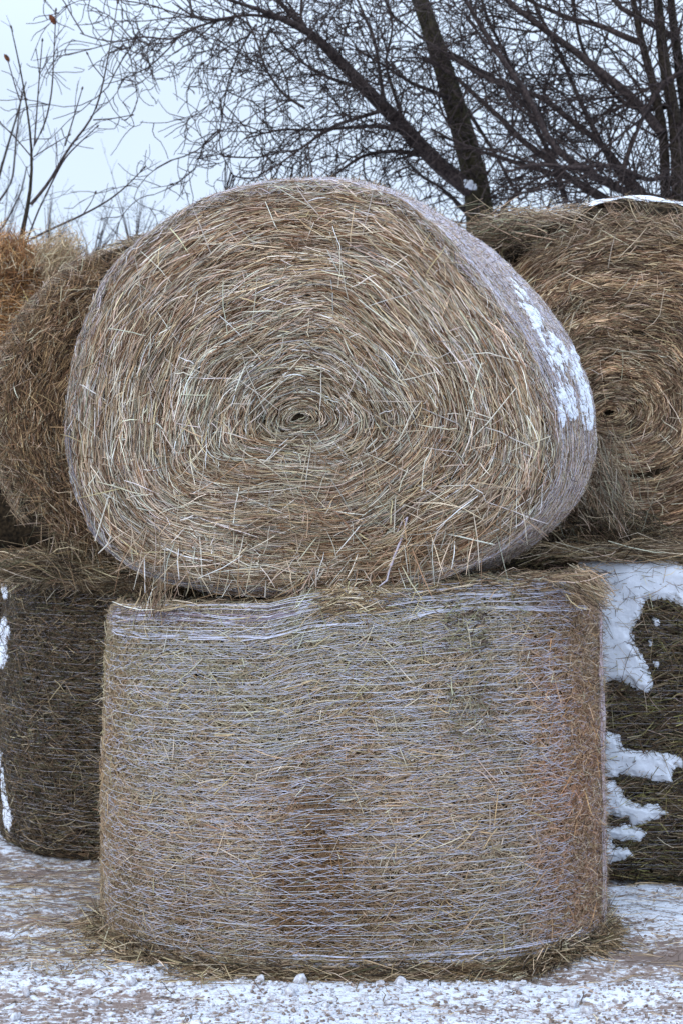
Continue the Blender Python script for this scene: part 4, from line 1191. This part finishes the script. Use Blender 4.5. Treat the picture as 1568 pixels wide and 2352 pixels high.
limbs2 = [
 [(1555, 470, YC, 16), (1459, 450, YC, 15), (1374, 415, YC - .2, 13), (1284, 350, YC - .2, 12), (1234, 280, YC - .3, 11), (1199, 200, YC - .3, 10), (1124, 100, YC - .3, 9), (1069, 0, YC - .3, 7), (1040, -60, YC - .3, 5)],
 [(1510, 300, YC, 18), (1459, 230, YC, 16), (1394, 175, YC, 15), (1334, 125, YC, 13), (1259, 75, YC, 11), (1184, 15, YC, 10), (1120, -50, YC, 7)],
 [(1500, 480, YC + .3, 16), (1440, 400, YC + .3, 12), (1374, 320, YC + .2, 11), (1309, 270, YC + .2, 10), (1234, 215, YC + .1, 9), (1169, 200, YC, 8), (1104, 165, YC, 7), (1029, 120, YC, 5)],
 [(1400, 470, YC + .4, 13), (1284, 400, YC + .4, 12), (1209, 340, YC + .4, 11), (1159, 275, YC + .4, 9), (1084, 210, YC + .4, 8), (1034, 165, YC + .4, 6), (960, 130, YC + .4, 4)],
 [(1568, 165, YC - .2, 9), (1520, 185, YC - .2, 10), (1484, 240, YC - .2, 9), (1450, 300, YC - .2, 8), (1428, 380, YC - .2, 7), (1415, 440, YC - .2, 5)],
 [(1474, 100, YC, 12), (1440, 90, YC, 11), (1380, 60, YC, 9), (1310, 50, YC, 8), (1230, 15, YC, 6), (1180, -30, YC, 5)],
 [(1526, 390, YC, 12), (1500, 420, YC - .1, 8), (1400, 375, YC - .3, 8), (1320, 385, YC - .4, 7), (1230, 370, YC - .4, 6), (1160, 400, YC - .4, 4)],
 [(1520, 240, YC, 12), (1470, 250, YC + .3, 9), (1420, 230, YC + .3, 8), (1370, 180, YC + .3, 7), (1330, 100, YC + .3, 6), (1310, 0, YC + .3, 5)],
 [(1450, 440, YC + .5, 12), (1380, 330, YC + .5, 9), (1330, 240, YC + .5, 8), (1290, 140, YC + .5, 7), (1240, 40, YC + .5, 6), (1200, -50, YC + .5, 5)],
 [(1420, 480, YC + .6, 12), (1330, 420, YC + .6, 10), (1230, 400, YC + .6, 9), (1130, 350, YC + .6, 7), (1060, 330, YC + .6, 5), (980, 300, YC + .6, 4)],
 [(1300, 470, YC + .7, 10), (1230, 300, YC + .7, 8), (1190, 200, YC + .7, 7), (1130, 60, YC + .7, 6), (1100, -20, YC + .7, 5)],
 [(1540, 80, YC, 12), (1500, 60, YC, 9), (1420, 20, YC, 7), (1380, -30, YC, 6)],
 [(1549, 300, YC, 12), (1580, 250, YC - .3, 8), (1620, 150, YC - .4, 6)],
]
for L_ in limbs2:
    P, r_ = limb(mb, [(a, b_, Y, w_ * 1.35) for a, b_, Y, w_ in L_], 22, 6, .05)
    ln = np.linalg.norm(np.diff(P, axis=0), axis=1).sum()
    tw.along(P, r_, int(3 + ln * 5), (.4, 1.2), .0095, curl=1.3, up=.03, kids=(5, 3, 2), maxl=2, yflat=.9)
for P, r_ in SP:
    tw.along(P[16:], r_, 22, (.6, 1.3), .010, curl=.6, up=.1, kids=(6, 4, 2), maxl=2)
tw.build(mb)
mb.obj('crown', [M_TWIG], tree2)
# handful of snow in the crotch of the middle tree
mb = MB()
p = PX(1074, 424, YT - .22)
lumps_at(mb, np.array([p, p + np.array([.035, 0, -.02]), p + np.array([-.02, 0, .03]), p + np.array([.012, 0, .02])]), np.array([.035, .028, .016, .026]), 9, .7)
tag(mb.obj('snow_clump', [M_SNOW]), 'clump of snow caught where the leaning tree forks', 'snow clump')

# --- slim sapling on the left
YS = 10.0
def sapling(name, label, Y, base_px, stems, seed, twn, tl, tr_, rm, group=None, leaves=None, leafcol=None, kids=(2, 1), up=.25):
    x = PX(base_px[0], 0, Y)[0]
    tt = thing(name, label, 'sapling', (x, Y, 0), group)
    mb = MB(); tw = Twigs(seed, rm)
    low = list(stems[0])
    low.insert(0, (base_px[0], 1176 + CAMZ / Y * FPX, Y, stems[0][0][3] * 1.5))
    P, r_ = limb(mb, low, 36, 6)
    mb.obj('trunk', [M_BARK], tt)
    mb = MB()
    for i, L_ in enumerate(stems):
        if i: P, r_ = limb(mb, L_, 20, 5, .004)
        ln = np.linalg.norm(np.diff(P, axis=0), axis=1).sum()
        tw.along(P if i else P[-22:], r_, int(twn * min(ln, 2.0)), tl, tr_, curl=.10, up=up, kids=kids, maxl=1, ang=(.35, .8))
        # blunt swollen tips
        e = P[-1]; d = nrmz(P[-1] - P[-3])
        tubes(mb, np.array([[e - d * .01, e, e + d * .012]]), np.array([[.004, .0075, .003]]), 5)
    tw.build(mb)
    mb.obj('crown', [M_TWIG], tt)
    if leaves:
        for (a, b_, s_) in leaves:
            c = PX(a, b_, Y)
            u = np.linspace(-1, 1, 7)
            V = []
            for q in u:
                w_ = s_ * .42 * (1 - q * q) ** .6
                V += [c + np.array([-.35 * q * s_ - w_ * .6, .1 * s_ * q * q, q * s_ * .6 - w_ * .3]), c + np.array([-.35 * q * s_, -.12 * s_, q * s_ * .6]), c + np.array([-.35 * q * s_ + w_ * .8, .1 * s_, q * s_ * .6 + w_ * .3])]
            F = []
            for k in range(6):
                F += [(3 * k, 3 * k + 1, 3 * k + 4, 3 * k + 3), (3 * k + 1, 3 * k + 2, 3 * k + 5, 3 * k + 4)]
            m2 = MB(); m2.add(V, F, 0, (1, 1, 1), True)
            o = m2.obj('leaf', [M_LEAF], tt)
            md = o.modifiers.new('solid', 'SOLIDIFY'); md.thickness = .0015
    return tt
Yq = YS
S1 = [(40, 560, Yq, 13), (70, 475, Yq, 9), (78, 365, Yq, 6), (75, 325, Yq, 5.5), (60, 230, Yq, 4.5), (48, 150, Yq, 3.6), (34, 100, Yq, 3), (26, 62, Yq, 2.4)]
sap = [S1,
 [(72, 470, Yq, 9), (120, 415, Yq, 7), (155, 340, Yq, 6), (215, 275, Yq, 5), (238, 195, Yq, 4.2), (250, 120, Yq, 3.2), (262, 60, Yq, 2.6), (270, 5, Yq, 2.2)],
 [(79, 335, Yq, 4.5), (105, 285, Yq, 4), (120, 215, Yq, 4), (124, 130, Yq, 3), (129, 22, Yq, 2.2)],
 [(80, 330, Yq + .1, 4), (86, 250, Yq + .1, 3.4), (92, 160, Yq + .1, 3), (98, 92, Yq + .1, 2.2)],
 [(50, 562, Yq, 7), (110, 530, Yq - .2, 5.5), (185, 497, Yq - .3, 5), (250, 462, Yq - .3, 4.2), (300, 420, Yq - .4, 3.2), (332, 385, Yq - .4, 2.4)],
 [(78, 365, Yq, 3.4), (40, 320, Yq, 3), (0, 280, Yq, 2.6)],
 [(150, 335, Yq, 4), (170, 270, Yq, 3), (190, 202, Yq, 2.2)],
 [(215, 275, Yq, 3.4), (260, 272, Yq, 2.8), (304, 264, Yq, 2.2)],
 [(240, 180, Yq, 3), (215, 150, Yq, 2.6), (201, 122, Yq, 2.2)],
 [(48, 235, Yq, 3.2), (36, 200, Yq, 3), (16, 130, Yq, 2.2)],
 [(60, 560, Yq + .2, 5), (90, 480, Yq + .2, 4), (150, 360, Yq + .2, 4), (225, 290, Yq + .2, 2.4)],
 [(190, 495, Yq - .3, 3), (210, 465, Yq - .3, 2.4), (220, 442, Yq - .3, 2)],
 [(78, 360, Yq, 3), (110, 340, Yq, 2.6), (160, 310, Yq, 2)],
]
sapling('sapling', 'slim bare sapling rising behind the orange straw at left, two dead leaves at its tips', YS, (30, 560), sap, 5, 5, (.08, .24), .0028, .0018, 'bare saplings', leaves=[(121, 45, .055), (16, 133, .042)])
# its neighbours, farther away and mostly out of frame
Yn = 14.0
sapling('sapling', 'faint sapling at the left edge with stems slanting out of the picture', Yn, (-60, 560),
        [[(-40, 600, Yn, 9), (-10, 430, Yn, 7), (20, 330, Yn, 5), (45, 250, Yn, 4), (60, 190, Yn, 2.6)], [(-30, 500, Yn, 7), (30, 420, Yn, 5), (40, 300, Yn, 4), (52, 205, Yn, 2.4)], [(-35, 560, Yn, 6), (10, 520, Yn, 5), (50, 440, Yn, 4), (62, 385, Yn, 3)]],
        6, 6, (.12, .4), .003, .002, 'bare saplings', kids=(3, 2))
Yn = 16.0
for (bx, top, lab, sd) in [(310, 385, 'thin distant shrub spreading fine twigs just left of the front bale top', 41), (215, 430, 'thin distant shrub standing between the tall sapling and the front bale', 42), (110, 420, 'thin distant shrub low behind the tall sapling', 43), (5, 380, 'thin distant shrub at the left edge behind the tall sapling', 44)]:
    q = random.Random(sd)
    st = []
    for k in range(9):
        dx = q.uniform(-70, 70); h_ = q.uniform(.35, 1)
        y1 = 600 - (600 - top) * h_
        st.append([(bx + q.uniform(-8, 8), 620, Yn + q.uniform(-.5, .5), 4), (bx + dx * .45, (600 + y1) / 2, Yn + q.uniform(-.5, .5), 2.4), (bx + dx, y1, Yn + q.uniform(-.5, .5), 1.2)])
    sapling('shrub', lab, Yn, (bx, 620), st, sd, 4, (.12, .4), .0024, .0018, 'distant bare shrubs', kids=(3, 2))
